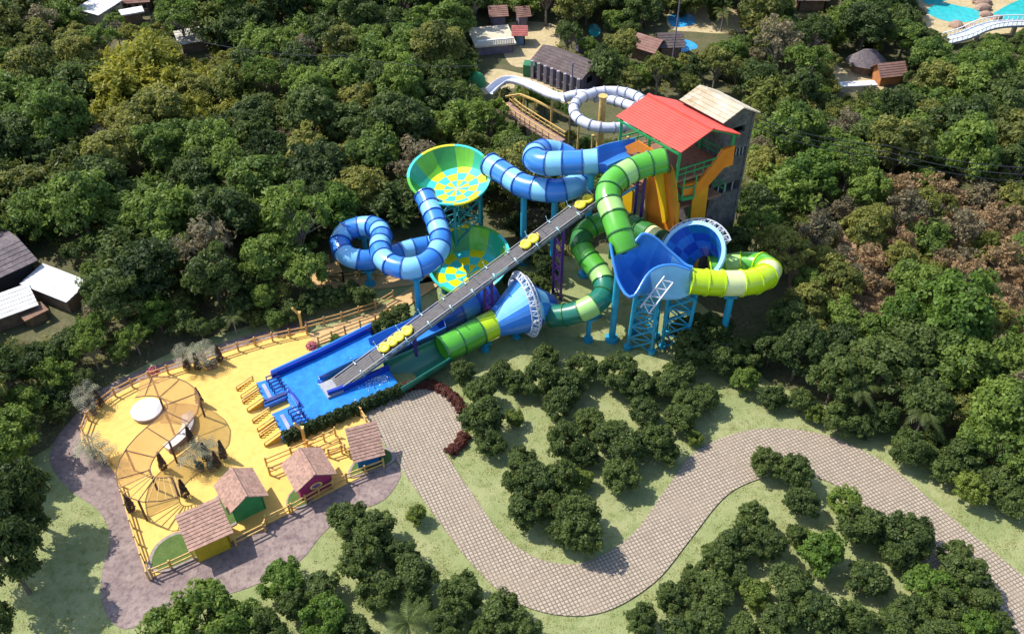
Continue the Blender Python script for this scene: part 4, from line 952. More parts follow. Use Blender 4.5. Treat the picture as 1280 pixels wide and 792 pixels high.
R_RED = mat('dull_red_roof', (.36, .10, .085), .8, .2, 2); R_PALE = mat2('pale_sheet_roof', (.60, .60, .60), (.74, .73, .72), .8, .7, (.45, .43, .41), 1.8); R_GREY = mat2('grey_thatch', (.12, .10, .105), (.19, .16, .165), 1.2, .95, (.085, .07, .08), 4, bmp=.5)
W_LAV = mat('lavender_wall', (.34, .31, .37), .9, .2); W_PUR = mat('dusky_wall', (.17, .145, .20), .9, .2); W_BLUE = mat('blue_grey_wall', (.13, .21, .30), .9, .2); W_CRM = mat('cream_wall', (.52, .46, .34), .9, .15); W_BRN = mat('brown_wall', (.23, .15, .10), .9, .25); W_ORG = mat('orange_wall', (.42, .17, .06), .9, .2)
bld('long_building', (668, 96), (725, 119), 4.2, 2.4, 1.0, W_PUR, R_DARK, 'long building with weathered dark gable roof and pale piers', 'building', 7, piers=W_LAV)
r, q, w_ = bld('flat_roofed_building', (597, 70), (641, 66), 5.0, 1.3, 0, W_PUR, W_CRM, 'low building with flat cream roof terrace and balustrade', 'building', 0, roof='flat')
b = MB()
for k in range(22): p = q(w_*k/21, -.3, 1.5); b.bar(p, p+Z3*.7, .16)
b.bar(q(0, -.3, 2.2), q(w_, -.3, 2.2), .2, .12); b.build('balustrade', WHITE, r)
bld('small_house', (643, 57), (656, 57), 2.0, 1.7, .6, W_BLUE, R_RED, 'small blue house with a red roof by the dirt road')
bld('small_house', (615, 36), (632, 35), 2.4, 2.0, .7, W_PUR, R_BROWN, 'dusky house with brown roof behind the cream terrace')
bld('small_house', (649, 36), (660, 35), 2.0, 2.0, .7, W_PUR, R_BROWN, 'small dusky house with brown roof right of the other dusky house')
bld('shed', (723, 67), (733, 66), 1.6, 1.3, .4, W_PUR, R_GREY, 'small grey shed right of the dirt road', 'shed')
bld('green_shed', (654, 96), (667, 97), 1.4, 1.4, .1, mat('tarp_green', (.02, .16, .07), .7), mat('tarp_green', (.02, .16, .07)), 'dark green box shed at the left end of the long building', 'shed', roof='flat', ov=.05)
p = P(595, 105); r = thing('tarp_dome', p, 'round green tarpaulin dome left of the white trough', 'tarpaulin'); b = MB()
rg = []
for k in range(7): a = math.pi/2*k/6; rg.append([p+Vector((math.cos(t)*1.3*math.cos(a), math.sin(t)*1.3*math.cos(a), 1.6*math.sin(a)+.05*math.sin(5*t))) for t in [2*math.pi*j/18 for j in range(18)]])
b.sweep(rg, 0); b.build('cover', mat('tarp_bright_green', (.03, .24, .08), .7, .2, 3), r)
# left side roofs
GRR, q, w_ = bld('big_roofed_hall', (-40, 395), (50, 352), 6.5, 2.6, .6, DARK, R_GREY, 'wide hall with rough grey roof at the left edge', 'building', ov=.5)
bld('white_roofed_shed', (38, 370), (90, 391), 2.3, 1.5, .35, W_BRN, R_PALE, 'shed with bright white sheet roof beside the grey hall', 'shed', roof='shed', ov=.3)
bld('white_roofed_shed', (-4, 416), (50, 396), 2.6, 1.4, .4, W_BRN, R_PALE, 'low shed with blotchy white roof below the bright white one', 'shed', roof='shed', ov=.3)
bld('lean_to', (38, 410), (62, 398), 1.2, .9, .1, W_BRN, mat2('rusty_tin', (.16, .09, .06), (.23, .14, .09), 1.5), 'rusty brown lean to in front of the blotchy white roof', 'shed', roof='flat', ov=.2)
bld('white_roofed_house', (104, 27), (128, 34), 4.2, 1.8, .5, W_CRM, R_PALE, 'house with pale sheet roof at the top left corner', roof='shed')
bld('brown_roofed_house', (160, 18), (188, 16), 3.2, 1.8, .7, W_BRN, R_BROWN, 'house with brown tile roof in the trees at the top left', wins=3)
bld('white_canopy_shed', (158, 32), (180, 28), 1.2, 1.5, .1, W_BRN, R_PALE, 'narrow shed with pale roof below the brown roofed house', 'shed', roof='flat')
bld('patched_roof_hut', (230, 68), (262, 62), 3.0, 1.4, .4, W_BRN, mat2('patched_sheet', (.55, .53, .48), (.25, .23, .2), 1.4), 'hut with patched pale roof among the top left trees', 'hut', roof='shed')
bld('blue_sheet_hut', (284, 66), (296, 65), 1.5, 1.2, .1, W_BLUE, R_GREY, 'tiny blue hut under the trees right of the patched roof', 'hut', roof='flat')
# right side huts, pools, bridge
def thatch(px, py, rad, h, rise, wallm, lab):
    p = P(px, py); r = thing('thatched_hut', p, lab, 'hut'); b = MB(); n = 10; A = [2*math.pi*k/n for k in range(n)]
    b.sweep([[p+Vector((math.cos(a)*rad*.78, math.sin(a)*rad*.6, z)) for a in A] for z in (0, h)], 0, smooth=False); b.build('wall', wallm, r); b = MB(); rg = []
    for k in range(6): t = k/5; rg.append([p+Vector((math.cos(a)*(rad*(1.1-t*.75)*(1+.03*math.sin(7*a+k)))+0, math.sin(a)*rad*.85*(1.1-t*1.02), h-.3+rise*t)) for a in [2*math.pi*j/28 for j in range(28)]])
    b.sweep(rg, 0); b.add(rg[-1], [tuple(range(28))]); b.build('roof', R_GREY, r)
thatch(1080, 88, 2.3, 1.6, 1.6, W_BRN, 'thatched hut with rounded brown roof in a clearing'); bld('orange_hut', (1099, 108), (1126, 105), 2.2, 1.6, .9, W_ORG, R_BROWN, 'hut with orange wall and brown gable right of the thatched hut', 'hut')
bld('white_slab_shelter', (1048, 115), (1094, 113), 1.0, .6, 0, W_CRM, R_PALE, 'low white slab roof in front of the thatched hut', 'shelter', roof='flat', ov=.1)
bld('slate_roof_pavilion', (825, 75), (850, 74), 3.0, 2.0, 1.0, W_BRN, R_DARK, 'pavilion with purple grey roof above the white ring slide', 'pavilion')
bld('slate_roof_pavilion', (997, 14), (1030, 14), 3.0, 1.8, .9, W_BRN, R_DARK, 'pavilion with dark roof at the top edge left of the big pools', 'pavilion')
bld('slate_roof_pavilion', (790, 72), (815, 80), 3.2, 1.8, .9, W_BRN, R_BROWN, 'pavilion with brown roof hidden in trees left of the grey pavilion', 'pavilion')
LAG = wm('lagoon_water', (.03, .40, .42), .15, 2.5, .3); LAGB = wm('blue_pool_water', (.05, .32, .62), .15, 2.5, .3)
sheet('pool_surround', cr2([(1140, -30), (1300, -35), (1310, 40), (1230, 42), (1200, 52), (1150, 30)], 0, .8, True), .014, SAND)
for px_ in ([(1158, 15), (1175, 4), (1200, 8), (1224, 14), (1222, 24), (1205, 28), (1180, 26)], [(1238, 22), (1250, 12), (1270, 2), (1300, -8), (1305, 20), (1270, 26)], [(1150, -6), (1175, -14), (1190, -6), (1180, 2), (1160, 6)]):
    sheet('pool_water', cr2(px_, 0, .6, True), .03, LAG)
sheet('sandy_clearing', cr2([(838, 14), (880, 6), (925, 14), (940, 36), (905, 42), (870, 40), (838, 36)], 0, .8, True), .014, SAND); sheet('pool_water', cr2([(836, 20), (862, 18), (868, 30), (842, 34)], 0, .6, True), .03, LAGB)
sheet('pool_water', cr2([(826, 54), (858, 50), (872, 60), (845, 66)], 0, .6, True), .03, LAGB); sheet('pool_water', cr2([(736, 34), (744, 30), (751, 38), (747, 46), (738, 45)], 0, .6, True), .03, LAG)
sheet('hut_clearing', cr2([(985, 62), (1030, 70), (1050, 84), (1100, 100), (1098, 114), (1045, 114), (1040, 90), (985, 72)], 0, .8, True), .014, SAND)
bp = [P(*q_) for q_ in cr([Vector(t) for t in ((1180, 51, .8), (1205, 44, 1.4), (1228, 34, 1.8), (1252, 29, 1.8), (1290, 28, 1.6), (1330, 30, 1.3))], 6)]; br = thing('foot_bridge', P(1230, 40), 'curving pale foot bridge beside the turquoise pools', 'bridge')
b = MB(); rg = [[p-x*1.0, p+x*1.0, p+x*1.0-Z3*.3, p-x*1.0-Z3*.3] for p, t, x, u in frames(bp)]; b.sweep(rg, 0, smooth=False); b.add(rg[0], [(0, 1, 2, 3)]); b.build('deck', mat('bridge_deck', (.42, .46, .50), .8), br)
for s in (-1, 1):
    b = MB(); e = [p+x*s for p, t, x, u in frames(bp)]
    for a, c in zip(e, e[1:]): b.bar(a+Z3*.6, c+Z3*.6, .1); b.bar(a, a+Z3*.6, .07)
    b.build('parapet', WHITE, br)
for p in bp[::8]: b = MB(); b.bar(Vector((p.x, p.y, 0)), p-Z3*.25, .5); b.build('pier', W_CRM, br)
ROCK = mat2('pool_rocks', (.40, .27, .20), (.28, .19, .15), 1.5, .95, bmp=.6)
for k, (px, py, s_) in enumerate(((1228, 12, 1.0), (1232, 20, .8), (1226, 4, 1.2), (1195, 33, .9), (1215, 36, .8), (1246, 24, .7))):
    p = P(px, py); b = MB(); rg = []
    for j in range(6): a = math.pi/2*j/5; rg.append([p+Vector((math.cos(t)*s_*1.2*math.cos(a)*(1+.2*math.sin(3*t+k+j)), math.sin(t)*s_*math.cos(a)*(1+.2*math.cos(2*t+k)), s_*.9*math.sin(a))) for t in [2*math.pi*m/11 for m in range(11)]])
    b.sweep(rg, 0, smooth=False); tag(b.build('rock', ROCK), 'brown boulder %s' % ('on the divider between the turquoise pools, nearest the top edge', 'on the divider right below the middle boulder', 'largest boulder at the top of the pool divider', 'below the left turquoise pool', 'below the left pool and right of another boulder', 'at the left end of the right pool')[k], 'boulder', 'boulders round the turquoise pools')

# ------------------------------------------------------------------ old white ring slide
WSL = mat2('white_slide', (.60, .62, .70), (.44, .47, .58), .8, .4, (.66, .66, .70), 3); WSX = mat('white_slide_seam', (.30, .31, .38), .5)
ws = thing('ring_slide', P(700, 160), 'weathered white ring tube slide with a long open trough behind the tower', 'water slide')
ring_pts = [(790, 133, 9.0), (768, 127, 8.8), (748, 124, 8.6), (730, 120, 8.4)]
tube(ws, [(812, 143, 9.6), (795, 135, 9.3), (772, 127, 9.0), (752, 123, 8.8), (730, 118, 8.5), (716, 119, 8.2), (706, 122, 7.9)], .5, [WSL], WSX, sec=1.2, n=14)
RC = [(763+46*math.cos(a), 137-23*math.sin(a), 9.9-1.0*k/24) for k, a in enumerate([R(-25)+2*math.pi*.93*i/24 for i in range(25)])]
tube(ws, RC, .52, [WSL], WSX, sec=1.2, n=14)
trough(ws, [(706, 122, 7.8), (690, 118, 7.0), (668, 108, 6.3), (650, 101, 5.7), (634, 99, 5.3), (622, 105, 4.9), (612, 114, 4.4)], .55, WSL, WSX, wall=.15, sec=2)
def pole(px, py, z, rad, m, lab, name='timber_post', cat='post', group=None):
    p = P(px, py, z); r = thing(name, (p.x, p.y, 0), lab, cat, group); b = MB(); b.cyl(Vector((p.x, p.y, 0)), p, rad, rad*.85, 10); b.build('shaft', m, r); b = MB(); b.cyl(p, p+Z3*.12, rad*1.15, n=10); b.build('cap', m, r); return p
pole(754, 121, 10.6, .42, WOODY, 'thick yellow timber post inside the white ring slide'); 
for k, (px, py, z) in enumerate(((724, 150, 8.6), (741, 170, 8.4), (785, 172, 8.4), (690, 121, 6.5), (655, 107, 5.4), (625, 108, 4.5))):
    pole(px, py, z, .13, WOODY, ('thin timber post at the left side of the white ring', 'thin timber post under the front of the white ring', 'thin timber post under the ring beside the red roof', 'thin timber post under the right end of the white trough', 'thin timber post under the middle of the white trough', 'thin timber post under the left end of the white trough')[k], 'thin_post', 'post', 'thin posts of the white slide')
pr = thing('pipe_rail', P(680, 150), 'long yellow pipe rail on thin posts left of the white ring', 'rail'); pts = [P(632, 121, 4.2), P(650, 118, 4.8), P(668, 125, 5.0), P(690, 136, 5.0), P(712, 147, 5.0)]
b = MB()
for a, c in zip(pts, pts[1:]): b.bar(a, c, .2)
b.build('pipe', WOODY, pr)
for p in pts[1:]: b = MB(); b.bar(Vector((p.x, p.y, 0)), p, .12); b.build('post', WOODY, pr)
wkp = [P(*q_) for q_ in ((630, 130, 3.2), (645, 143, 3.2), (668, 158, 3.2), (700, 178, 3.2))]; wb = thing('board_walkway', P(665, 165), 'raised pinkish board walkway with railings behind the blue slide', 'walkway')
b = MB()
for a, c in zip(wkp, wkp[1:]): b.bar(a, c, 1.5, .16)
b.build('deck', mat2('walkway_boards', (.33, .215, .17), (.26, .165, .13), 2, .9), wb)
for s in (-1, 1):
    b = MB()
    for a, c in zip(wkp, wkp[1:]):
        e = (c-a).cross(Z3).normalized()*.72*s; b.bar(a+e+Z3*1, c+e+Z3*1, .1); b.bar(a+e+Z3*.5, c+e+Z3*.5, .07)
        for k in range(4): g = a.lerp(c, k/4)+e; b.bar(g-Z3*.1, g+Z3*1, .09)
    b.build('railing', WOODY, wb)
for a in wkp + [wkp[1].lerp(wkp[2], .5), wkp[2].lerp(wkp[3], .5)]: b = MB(); b.bar(Vector((a.x, a.y, 0)), a, .22); b.build('leg', WOODD, wb)
# power lines
def cable(pts, lab, rad=.035):
    b = MB(); P_ = []
    for a, c in zip(pts, pts[1:]):
        for k in range(14): t = k/14; P_.append(a.lerp(c, t)-Z3*1.1*4*t*(1-t)*.5)
    P_.append(pts[-1])
    for a, c in zip(P_, P_[1:]): b.bar(a, c, rad*2)
    tag(b.build('power_line', mat('cable_black', (.02, .02, .022), .6)), lab, 'cable', 'power lines over the forest')
cable([P(948, 148, 14), P(1110, 182, 10.5), P(1300, 210, 10.5)], 'upper power line running right from the concrete tower', .03); cable([P(944, 152, 13.4), P(1110, 190, 9.8), P(1300, 219, 9.8)], 'middle power line running right from the concrete tower', .03); cable([P(940, 158, 12.8), P(1110, 197, 9.2), P(1300, 228, 9.2)], 'lowest power line running right from the concrete tower', .03)
cable([P(250, 52, 9), P(430, 70, 8.5), P(600, 82, 8.5)], 'power line crossing the forest at the upper left', .028)
pole(850, 0, 9, .1, W_PUR, 'slim dark pole at the top edge', 'utility_pole', 'pole', 'utility poles'); pole(716, 80, 8.5, .1, W_PUR, 'slim dark pole in front of the long building', 'utility_pole', 'pole', 'utility poles')

# ------------------------------------------------------------------ hedges
def hedge(px, w_, h, m, lab, size=.16, dens=420, closed=False, lump=.25):
    path = cr2(px, 0, .12); fr = frames(path); C, Nn, T = [], [], []
    for i, (p, t, x, u) in enumerate(fr):
        k = int(dens*.12); a = RNG.uniform(0, math.pi, k); rr = RNG.uniform(.7, 1.05, k); f = 1+lump*math.sin(i*.12*2*math.pi/.75)
        for aa, q in zip(a, rr):
            d = x*math.cos(aa)*w_/2*q*f+Z3*(math.sin(aa)**.6*h*q*(.85+.15*f)); C.append(tuple(p+d+t*random.uniform(-.08, .08))); Nn.append(tuple(x*math.cos(aa)+Z3*(math.sin(aa)+.2))); T.append(random.uniform(0, .6))
    me = leafmesh('foliage', C, Nn, size, np.array(T), LM[m]); r = thing('hedge', path[len(path)//2], lab, 'hedge'); o = bpy.data.objects.new('foliage', me); COL.objects.link(o); o.parent = r; o.location = -r.location
    b = MB()
    for p, t, x, u in fr[::5]: b.cyl(p, p+Z3*h*.7, .03, .02, 5)
    b.build('stems', BARK, r)
hedge([(356, 553), (400, 535), (447, 515), (503, 492)], .95, 1.15, 'deep', 'long dark clipped hedge along the lower edge of the splash pool', .15, 560)
hedge([(506, 487), (525, 481), (548, 486), (568, 500), (578, 516)], .9, .6, 'maroon', 'reddish brown hedge curving round the top of the plaza', .15, 520)
hedge([(581, 545), (574, 558), (560, 568)], .9, .6, 'maroon', 'short reddish brown hedge at the lower right of the plaza', .15, 520)

# ------------------------------------------------------------------ potted plants on the pad
POT = mat('taupe_pot', (.22, .16, .14), .6)
def potted(px, py, lab):
    p = P(px, py, .09); r = thing('potted_shrub', p, lab, 'potted plant', 'round pots beside the fan palms'); b = MB(); b.cyl(p, p+Z3*.45, .2, .3, 14); b.build('pot', POT, r)
    v = sph(260); o = bpy.data.objects.new('foliage', leafmesh('foliage', v*.32*RNG.uniform(.6, 1, (260, 1))+np.array([0, 0, .7]), v, .11, RNG.uniform(0, .6, 260), LM['silver'])); COL.objects.link(o); o.parent = r
potted(252, 588, 'round potted shrub at the lower left of the middle palm group'); potted(265, 588, 'round potted shrub at the right of the middle palm group'); potted(118, 517, 'round potted shrub below the left cypress'); potted(262, 461, 'round potted shrub left in the upper palm group'); potted(269, 459, 'round potted shrub right in the upper palm group')
for (px, py, lab) in ((235, 463, 'slim dark cypress at the left of the upper palm group'), (249, 463, 'slim dark cypress in the middle of the upper palm group'), (276, 453, 'slim dark cypress at the right end of the upper palm group'), (127, 508, 'slim dark cypress at the left fence bend'), (251, 506, 'lone slim dark cypress right of the white round platform'), (241, 556, 'slim dark cypress at the upper end of the curved bench'), (206, 588, 'slim dark cypress at the lower end of the curved bench'), (281, 574, 'slim dark cypress at the right of the middle palm group'), (273, 585, 'slim dark cypress nearest the green cabin'), (260, 577, 'slim dark cypress between the middle fan palms'), (233, 622, 'slim dark cypress below the slatted canopy end'), (166, 640, 'slim dark cypress by the left side fence')):
    g = P(px, py); plant('cypress0', g.x, g.y, 1.0, sq=random.uniform(.9, 1.1), label=lab, cat='cypress', group='cypresses on the yellow pad')
for (px, py, lab) in ((237, 459, 'silvery fan palm left in the upper palm group by the fence'), (259, 456, 'silvery fan palm right in the upper palm group by the fence'), (113, 508, 'silvery fan palm at the left fence bend above a potted shrub'), (118, 571, 'silvery fan palm left of the pair at the lower left fence'), (132, 580, 'silvery fan palm right of the pair at the lower left fence'), (247, 584, 'silvery fan palm left in the middle palm group'), (260, 576, 'silvery fan palm right in the middle palm group')):
    g = P(px, py); plant('fanpalm0', g.x, g.y, 1.25, 'silver', label=lab, cat='palm', group='fan palms on the yellow pad')
p = P(216, 470); 
for px, py, lab in ((192, 466, 'pink flowering bush by the upper fence above the canopy'), (390, 434, 'pink flowering bush at the corner between pad and pool')):
    g = P(px, py); v = sph(420); v[:, 2] = abs(v[:, 2]); r = thing('flower_bush', g, lab, 'bush'); o = bpy.data.objects.new('foliage', leafmesh('foliage', v*.6*RNG.uniform(.5, 1, (420, 1)), v, .12, RNG.uniform(0, .5, 420), PINKCL)); COL.objects.link(o); o.parent = r
    b = MB(); b.cyl(g, g+Z3*.4, .05, .03, 6); b.build('stems', BARK, r)

# ------------------------------------------------------------------ trees: hand placed (crown centre px, py, crown radius px, look)
HAND = []
def H(lst, key, m, grp):
    for q_ in lst: HAND.append((q_[0], q_[1], q_[2], key, q_[3] if len(q_) > 3 else m, grp))
H([(959,578,24),(996,590,26),(1001,625,24),(1055,627,24,'mid'),(942,652,28),(919,682,28),(897,700,26),(959,680,24),(996,670,18),(1028,690,32,'bright'),(1073,657,30),(1102,662,26),(1137,670,34),(1088,722,30),(1117,695,22),(1162,728,34,'bright'),(1206,717,32),(1196,692,22),(1228,743,26),(1177,758,28),(1137,763,26),(944,741,22,'lime'),(989,729,30),(890,738,30),(916,719,22),(1023,766,32),(1068,776,28),(974,778,30),(880,773,30),(1117,783,28),(1221,783,26,'bright'),(1251,781,20),(867,722,19),(842,748,26),(802,775,24),(850,792,28),(930,790,24),(1040,800,26),(1170,795,28)], 'round', 'dark', 'orchard trees right of the curving path')
H([(578,464,18),(601,489,23),(603,524,30),(613,553,22),(625,464,20),(648,479,20),(682,444,20),(677,474,26),(707,484,28),(697,509,22),(727,459,24),(772,464,30),(799,484,24),(836,479,24),(861,504,24),(806,514,24),(850,524,22),(868,548,12,'lime'),(643,521,14,'lime'),(737,524,22),(762,544,26),(786,558,28),(821,553,26),(836,568,17),(776,593,28),(707,553,28),(732,568,20),(653,573,22),(648,598,24),(677,600,28),(702,598,24),(658,637,28),(684,632,22),(727,598,16,'lime'),(722,642,30),(727,668,32),(703,667,22)], 'round', 'dark', 'orchard trees between the plaza and the path')
H([(435,650,27),(467,662,32),(452,700,34),(500,692,26),(518,722,30),(352,722,30,'bright'),(255,772,50,'mid'),(210,792,40,'mid'),(302,778,32,'mid'),(398,735,28),(405,776,36,'bright'),(470,738,30),(576,742,30),(560,778,30),(630,768,34),(602,796,25),(655,792,24),(440,792,30),(366,757,24),(520,757,22),(330,790,30)], 'round', 'dark', 'trees below the cabins')
H([(521,643,15,'lime')], 'round', 'lime', 'small shrubs on the lawn')
H([(870,435,32),(850,468,24),(905,448,26),(882,495,22),(935,440,28),(930,475,20,'mid'),(965,495,20),(1001,502,20),(1018,515,16,'lime'),(1053,522,26),(1078,530,22),(1103,522,24),(1137,560,28),(1167,557,24),(1182,585,24),(1206,570,28),(1213,612,24,'lime'),(1223,593,24),(1256,600,28),(1266,624,26),(1285,612,26),(862,412,26),(895,415,24)], 'round', 'dark', 'bushy trees along the upper side of the path')
H([(1107,452,46,'dark'),(1201,452,42,'mid'),(1256,510,46,'mid'),(1160,500,36,'dark'),(985,400,30,'dark'),(1000,440,34,'deep'),(1045,470,34,'dark'),(1190,395,52,'bright'),(1130,400,36,'bright'),(965,430,26,'dark'),(1290,560,40,'mid'),(1225,545,30,'mid'),(1050,430,30,'deep')], 'forest', 'dark', 'big trees above the path at the right')
H([(390,377,20),(412,371,20),(436,366,18),(365,388,18),(455,372,16),(345,398,16,'mid'),(482,402,13),(500,390,15),(420,425,9,'mid'),(470,408,10),(660,350,17),(676,360,15),(655,372,14),(684,335,18,'deep'),(640,345,14),(672,318,17)], 'round', 'dark', 'bushes round the foot of the slides')
H([(26,612,36,'deep'),(4,690,42,'deep'),(-30,650,46,'deep'),(34,655,24,'deep'),(-5,775,22,'deep')], 'tall', 'deep', 'big dark trees at the left edge')
TREES = []     # x, y, r
PL = []
for px, py, rp, key, m, grp in HAND:
    r0 = 2.0
    for _ in range(6): zc = r0*(.95 if key == 'round' else 2.25 if key == 'tall' else 1.5); g = P(px, py, zc); r0 = .94*rp*proj(g)[2]/F_/(.98 if key == 'round' else .95)
    TREES.append((g.x, g.y, r0)); PL.append((key, g.x, g.y, r0, m, grp))
for px, py, s_, lab in ((1073, 485, .8, 'feathery palm among the big trees above the path'), (1157, 515, .8, 'feathery palm right of the other palm above the path'), (1268, 552, .8, 'feathery palm at the right edge above the path'), (510, 778, .8, 'feathery palm at the bottom edge among the dark trees'), (290, 396, .5, 'feathery palm at the forest edge above the yellow pad'), (440, 45, .9, 'palm among the dark trees at the top'), (985, 30, .9, 'palm in the woods left of the big pools'), (905, 14, .7, 'palm beside the sandy clearing at the top')):
    g = P(px, py, 4.2*s_); plant('palm0', g.x, g.y, s_, label=lab, cat='palm tree', group='feathery palms'); TREES.append((g.x, g.y, 1.0))

# random forest, kept clear of buildings, slides and clearings
FP = [(-150,-75),(300,-90),(640,-95),(1000,-90),(1420,-75),(1450,300),(1430,560),(1300,560),(1215,520),(1100,480),(1040,440),(1000,420),(985,395),(985,320),(935,305),(905,318),(880,290),(830,300),(745,262),(715,320),(650,330),(640,300),(610,290),(520,262),(455,262),(405,285),(398,325),(345,372),(325,402),(262,412),(200,412),(165,432),(130,455),(62,520),(0,555),(-120,580)]
EXC = [[(-50,305),(48,305),(105,348),(98,395),(60,420),(-50,428)], [(598,44),(612,14),(664,16),(688,34),(686,66),(742,92),(734,118),(712,122),(652,98),(608,116),(598,100),(600,74)], [(1160,-30),(1300,-30),(1300,32),(1240,42),(1200,54),(1160,30)], [(1050,64),(1126,76),(1126,108),(1050,114)], [(838,10),(920,12),(925,36),(872,60),(845,70),(795,70)], [(104,-6),(134,-6),(128,28),(106,24)], [(160,-4),(188,-4),(188,16),(178,30),(160,28)], [(230,48),(264,48),(262,66),(230,66)], [(736,30),(750,30),(750,45),(736,45)], [(845,112),(940,124),(922,215),(900,290),(785,300),(770,140)], [(640,132),(708,152),(700,180),(640,150)], [(722,118),(808,114),(800,160),(728,158)], [(996,-6),(1032,-6),(1032,14),(996,14)]]
def dpoly(x, y, poly):
    if inpoly(x, y, poly): return -1
    best = 1e9
    for (x0, y0), (x1, y1) in zip(poly, poly[1:]+poly[:1]):
        dx, dy = x1-x0, y1-y0; t = max(0, min(1, ((x-x0)*dx+(y-y0)*dy)/(dx*dx+dy*dy))); best = min(best, math.hypot(x-x0-t*dx, y-y0-t*dy))
    return best
OB = np.array([(p.x, p.y, p.z, r) for p, r in OBST])
LIM = {'forest_tree': 300}
rnd = random.Random(11)
TA = np.array(TREES)
for it in range(70000):
    px, py = rnd.uniform(-130, 1410), rnd.uniform(-95, 590)
    # even density over the ground
    if rnd.random() > (11.0/(8.5+.0133*py))**2*((420+py)/900)**0: pass
    if not inpoly(px, py, FP): continue
    dryz = px > 985 and 225 < py < 420 and px + (py-225)*.2 > 1010
    r = rnd.choice((2.0, 2.3, 2.6, 2.9, 3.2, 1.6)) if it > 9000 else rnd.uniform(2.3, 3.5)
    if dryz: r = min(r, rnd.uniform(1.5, 2.4))
    if it > 34000: r = rnd.uniform(1.2, 1.8)
    if it > 52000: r = rnd.uniform(.8, 1.2)
    g = P(px, py, 1.55*r)
    if np.any(np.hypot(TA[:, 0]-g.x, TA[:, 1]-g.y) < .64*(TA[:, 2]+r)): continue
    rp = r*F_/proj(g)[2]
    if any(dpoly(px, py, e) < rp*1.0 for e in EXC): continue
    sh = Vector((g.x, g.y, 0))-Vector((SUN.x, SUN.y, 0))/SUN.z*1.55*r; sx, sy, _ = proj(sh)
    if dpoly(sx, sy, [(398,437),(382,412),(250,448),(165,483),(112,520),(101,545),(147,600),(190,722),(484,577),(420,480)]) < rp*.8: continue
    if np.any(np.hypot(OB[:, 0]-g.x, OB[:, 1]-g.y) < OB[:, 3]+r*.8) : continue
    z = rnd.random(); key, m = 'forest', ('dark' if z < .34 else 'mid' if z < .66 else 'olive' if z < .84 else 'deep')
    if math.hypot((px-205)/1.5, py-105) < 68: key, m = ('bamboo', 'yellow') if z < .62 else ('forest', 'olive')
    elif px > 1170 and 235 < py < 420 and abs(px-1215-(py-300)*.35) < 58: key, m = ('thin', 'brown') if z < .58 else ('thin', 'grey') if z < .76 else ('forest', 'olive')
    elif px > 985 and 225 < py < 420 and px + (py-225)*.2 > 1010: key, m = ('thin', 'grey') if z < .26 else ('thin', 'brown') if z < .36 else ('forest', 'olive') if z < .76 else ('forest', 'mid')
    elif px < 170 and py < 320: m = 'olive' if z < .45 else 'mid' if z < .7 else 'dark'; key = 'thin' if z > .88 else key; m = 'grey' if z > .88 else m
    elif z > .955: key, m = 'thin', 'grey'
    elif z > .925: m = 'bright'
    if key == 'forest':
        z2 = rnd.random()
        if z2 < .24: key = 'plume'; m = 'fern' if m in ('olive', 'bright') else m
        elif z2 < .46: key = 'open'; m = 'olive' if m == 'bright' else m
    TREES.append((g.x, g.y, r)); TA = np.vstack([TA, [g.x, g.y, r]]); PL.append((key, g.x, g.y, r, m, 'forest trees round the slides'))
print('trees', len(PL))

# labels: look + nearest landmark + rank
LANDM = [('the grey roofed hall at the left', 20, 340), ('the yellow bamboo at the upper left', 205, 105), ('the brown roofed house at the top left', 172, 12), ('the patched roof hut at the upper left', 246, 58), ('the left fence of the yellow pad', 100, 520), ('the upper fence of the yellow pad', 250, 425), ('the entrance ramp', 420, 385), ('the blue loop', 440, 300), ('the upper bowl', 540, 215), ('the upper blue tube', 640, 190), ('the white ring slide', 760, 137), ('the cream roof terrace', 618, 55), ('the long dark building', 700, 95), ('the grey roofed pavilion', 838, 66), ('the sandy clearing at the top', 885, 25), ('the concrete tower', 930, 200), ('the thatched hut', 1080, 80), ('the turquoise pools', 1200, 25), ('the power lines over the right forest', 1110, 185), ('the bare dry slope at the right', 1230, 330), ('the lime tube bend', 965, 345), ('the cyan lattice tower', 806, 430), ('the funnel cone', 655, 385), ('the paved plaza', 535, 520), ('the upper bend of the path', 960, 540), ('the right end of the path', 1230, 690), ('the lower bend of the path', 735, 770), ('the blue cabin', 465, 570), ('the yellow cabin', 265, 690), ('the left edge of the lawn', 40, 700), ('the bottom right corner', 1200, 780), ('the bottom edge below the path', 980, 790), ('the middle of the lawn', 690, 560), ('the top edge left of centre', 400, 10), ('the forest middle left', 250, 250), ('the forest left edge', 40, 200), ('the right edge of the forest', 1260, 180), ('the trees beyond the right side', 1330, 400)]
ORD = ['nearest', 'second nearest', 'third nearest', 'fourth nearest', 'fifth nearest', 'sixth nearest', 'seventh nearest', 'eighth nearest', 'ninth nearest', 'tenth nearest', 'eleventh nearest', 'twelfth nearest'] + ['%dth nearest' % k for k in range(13, 80)]
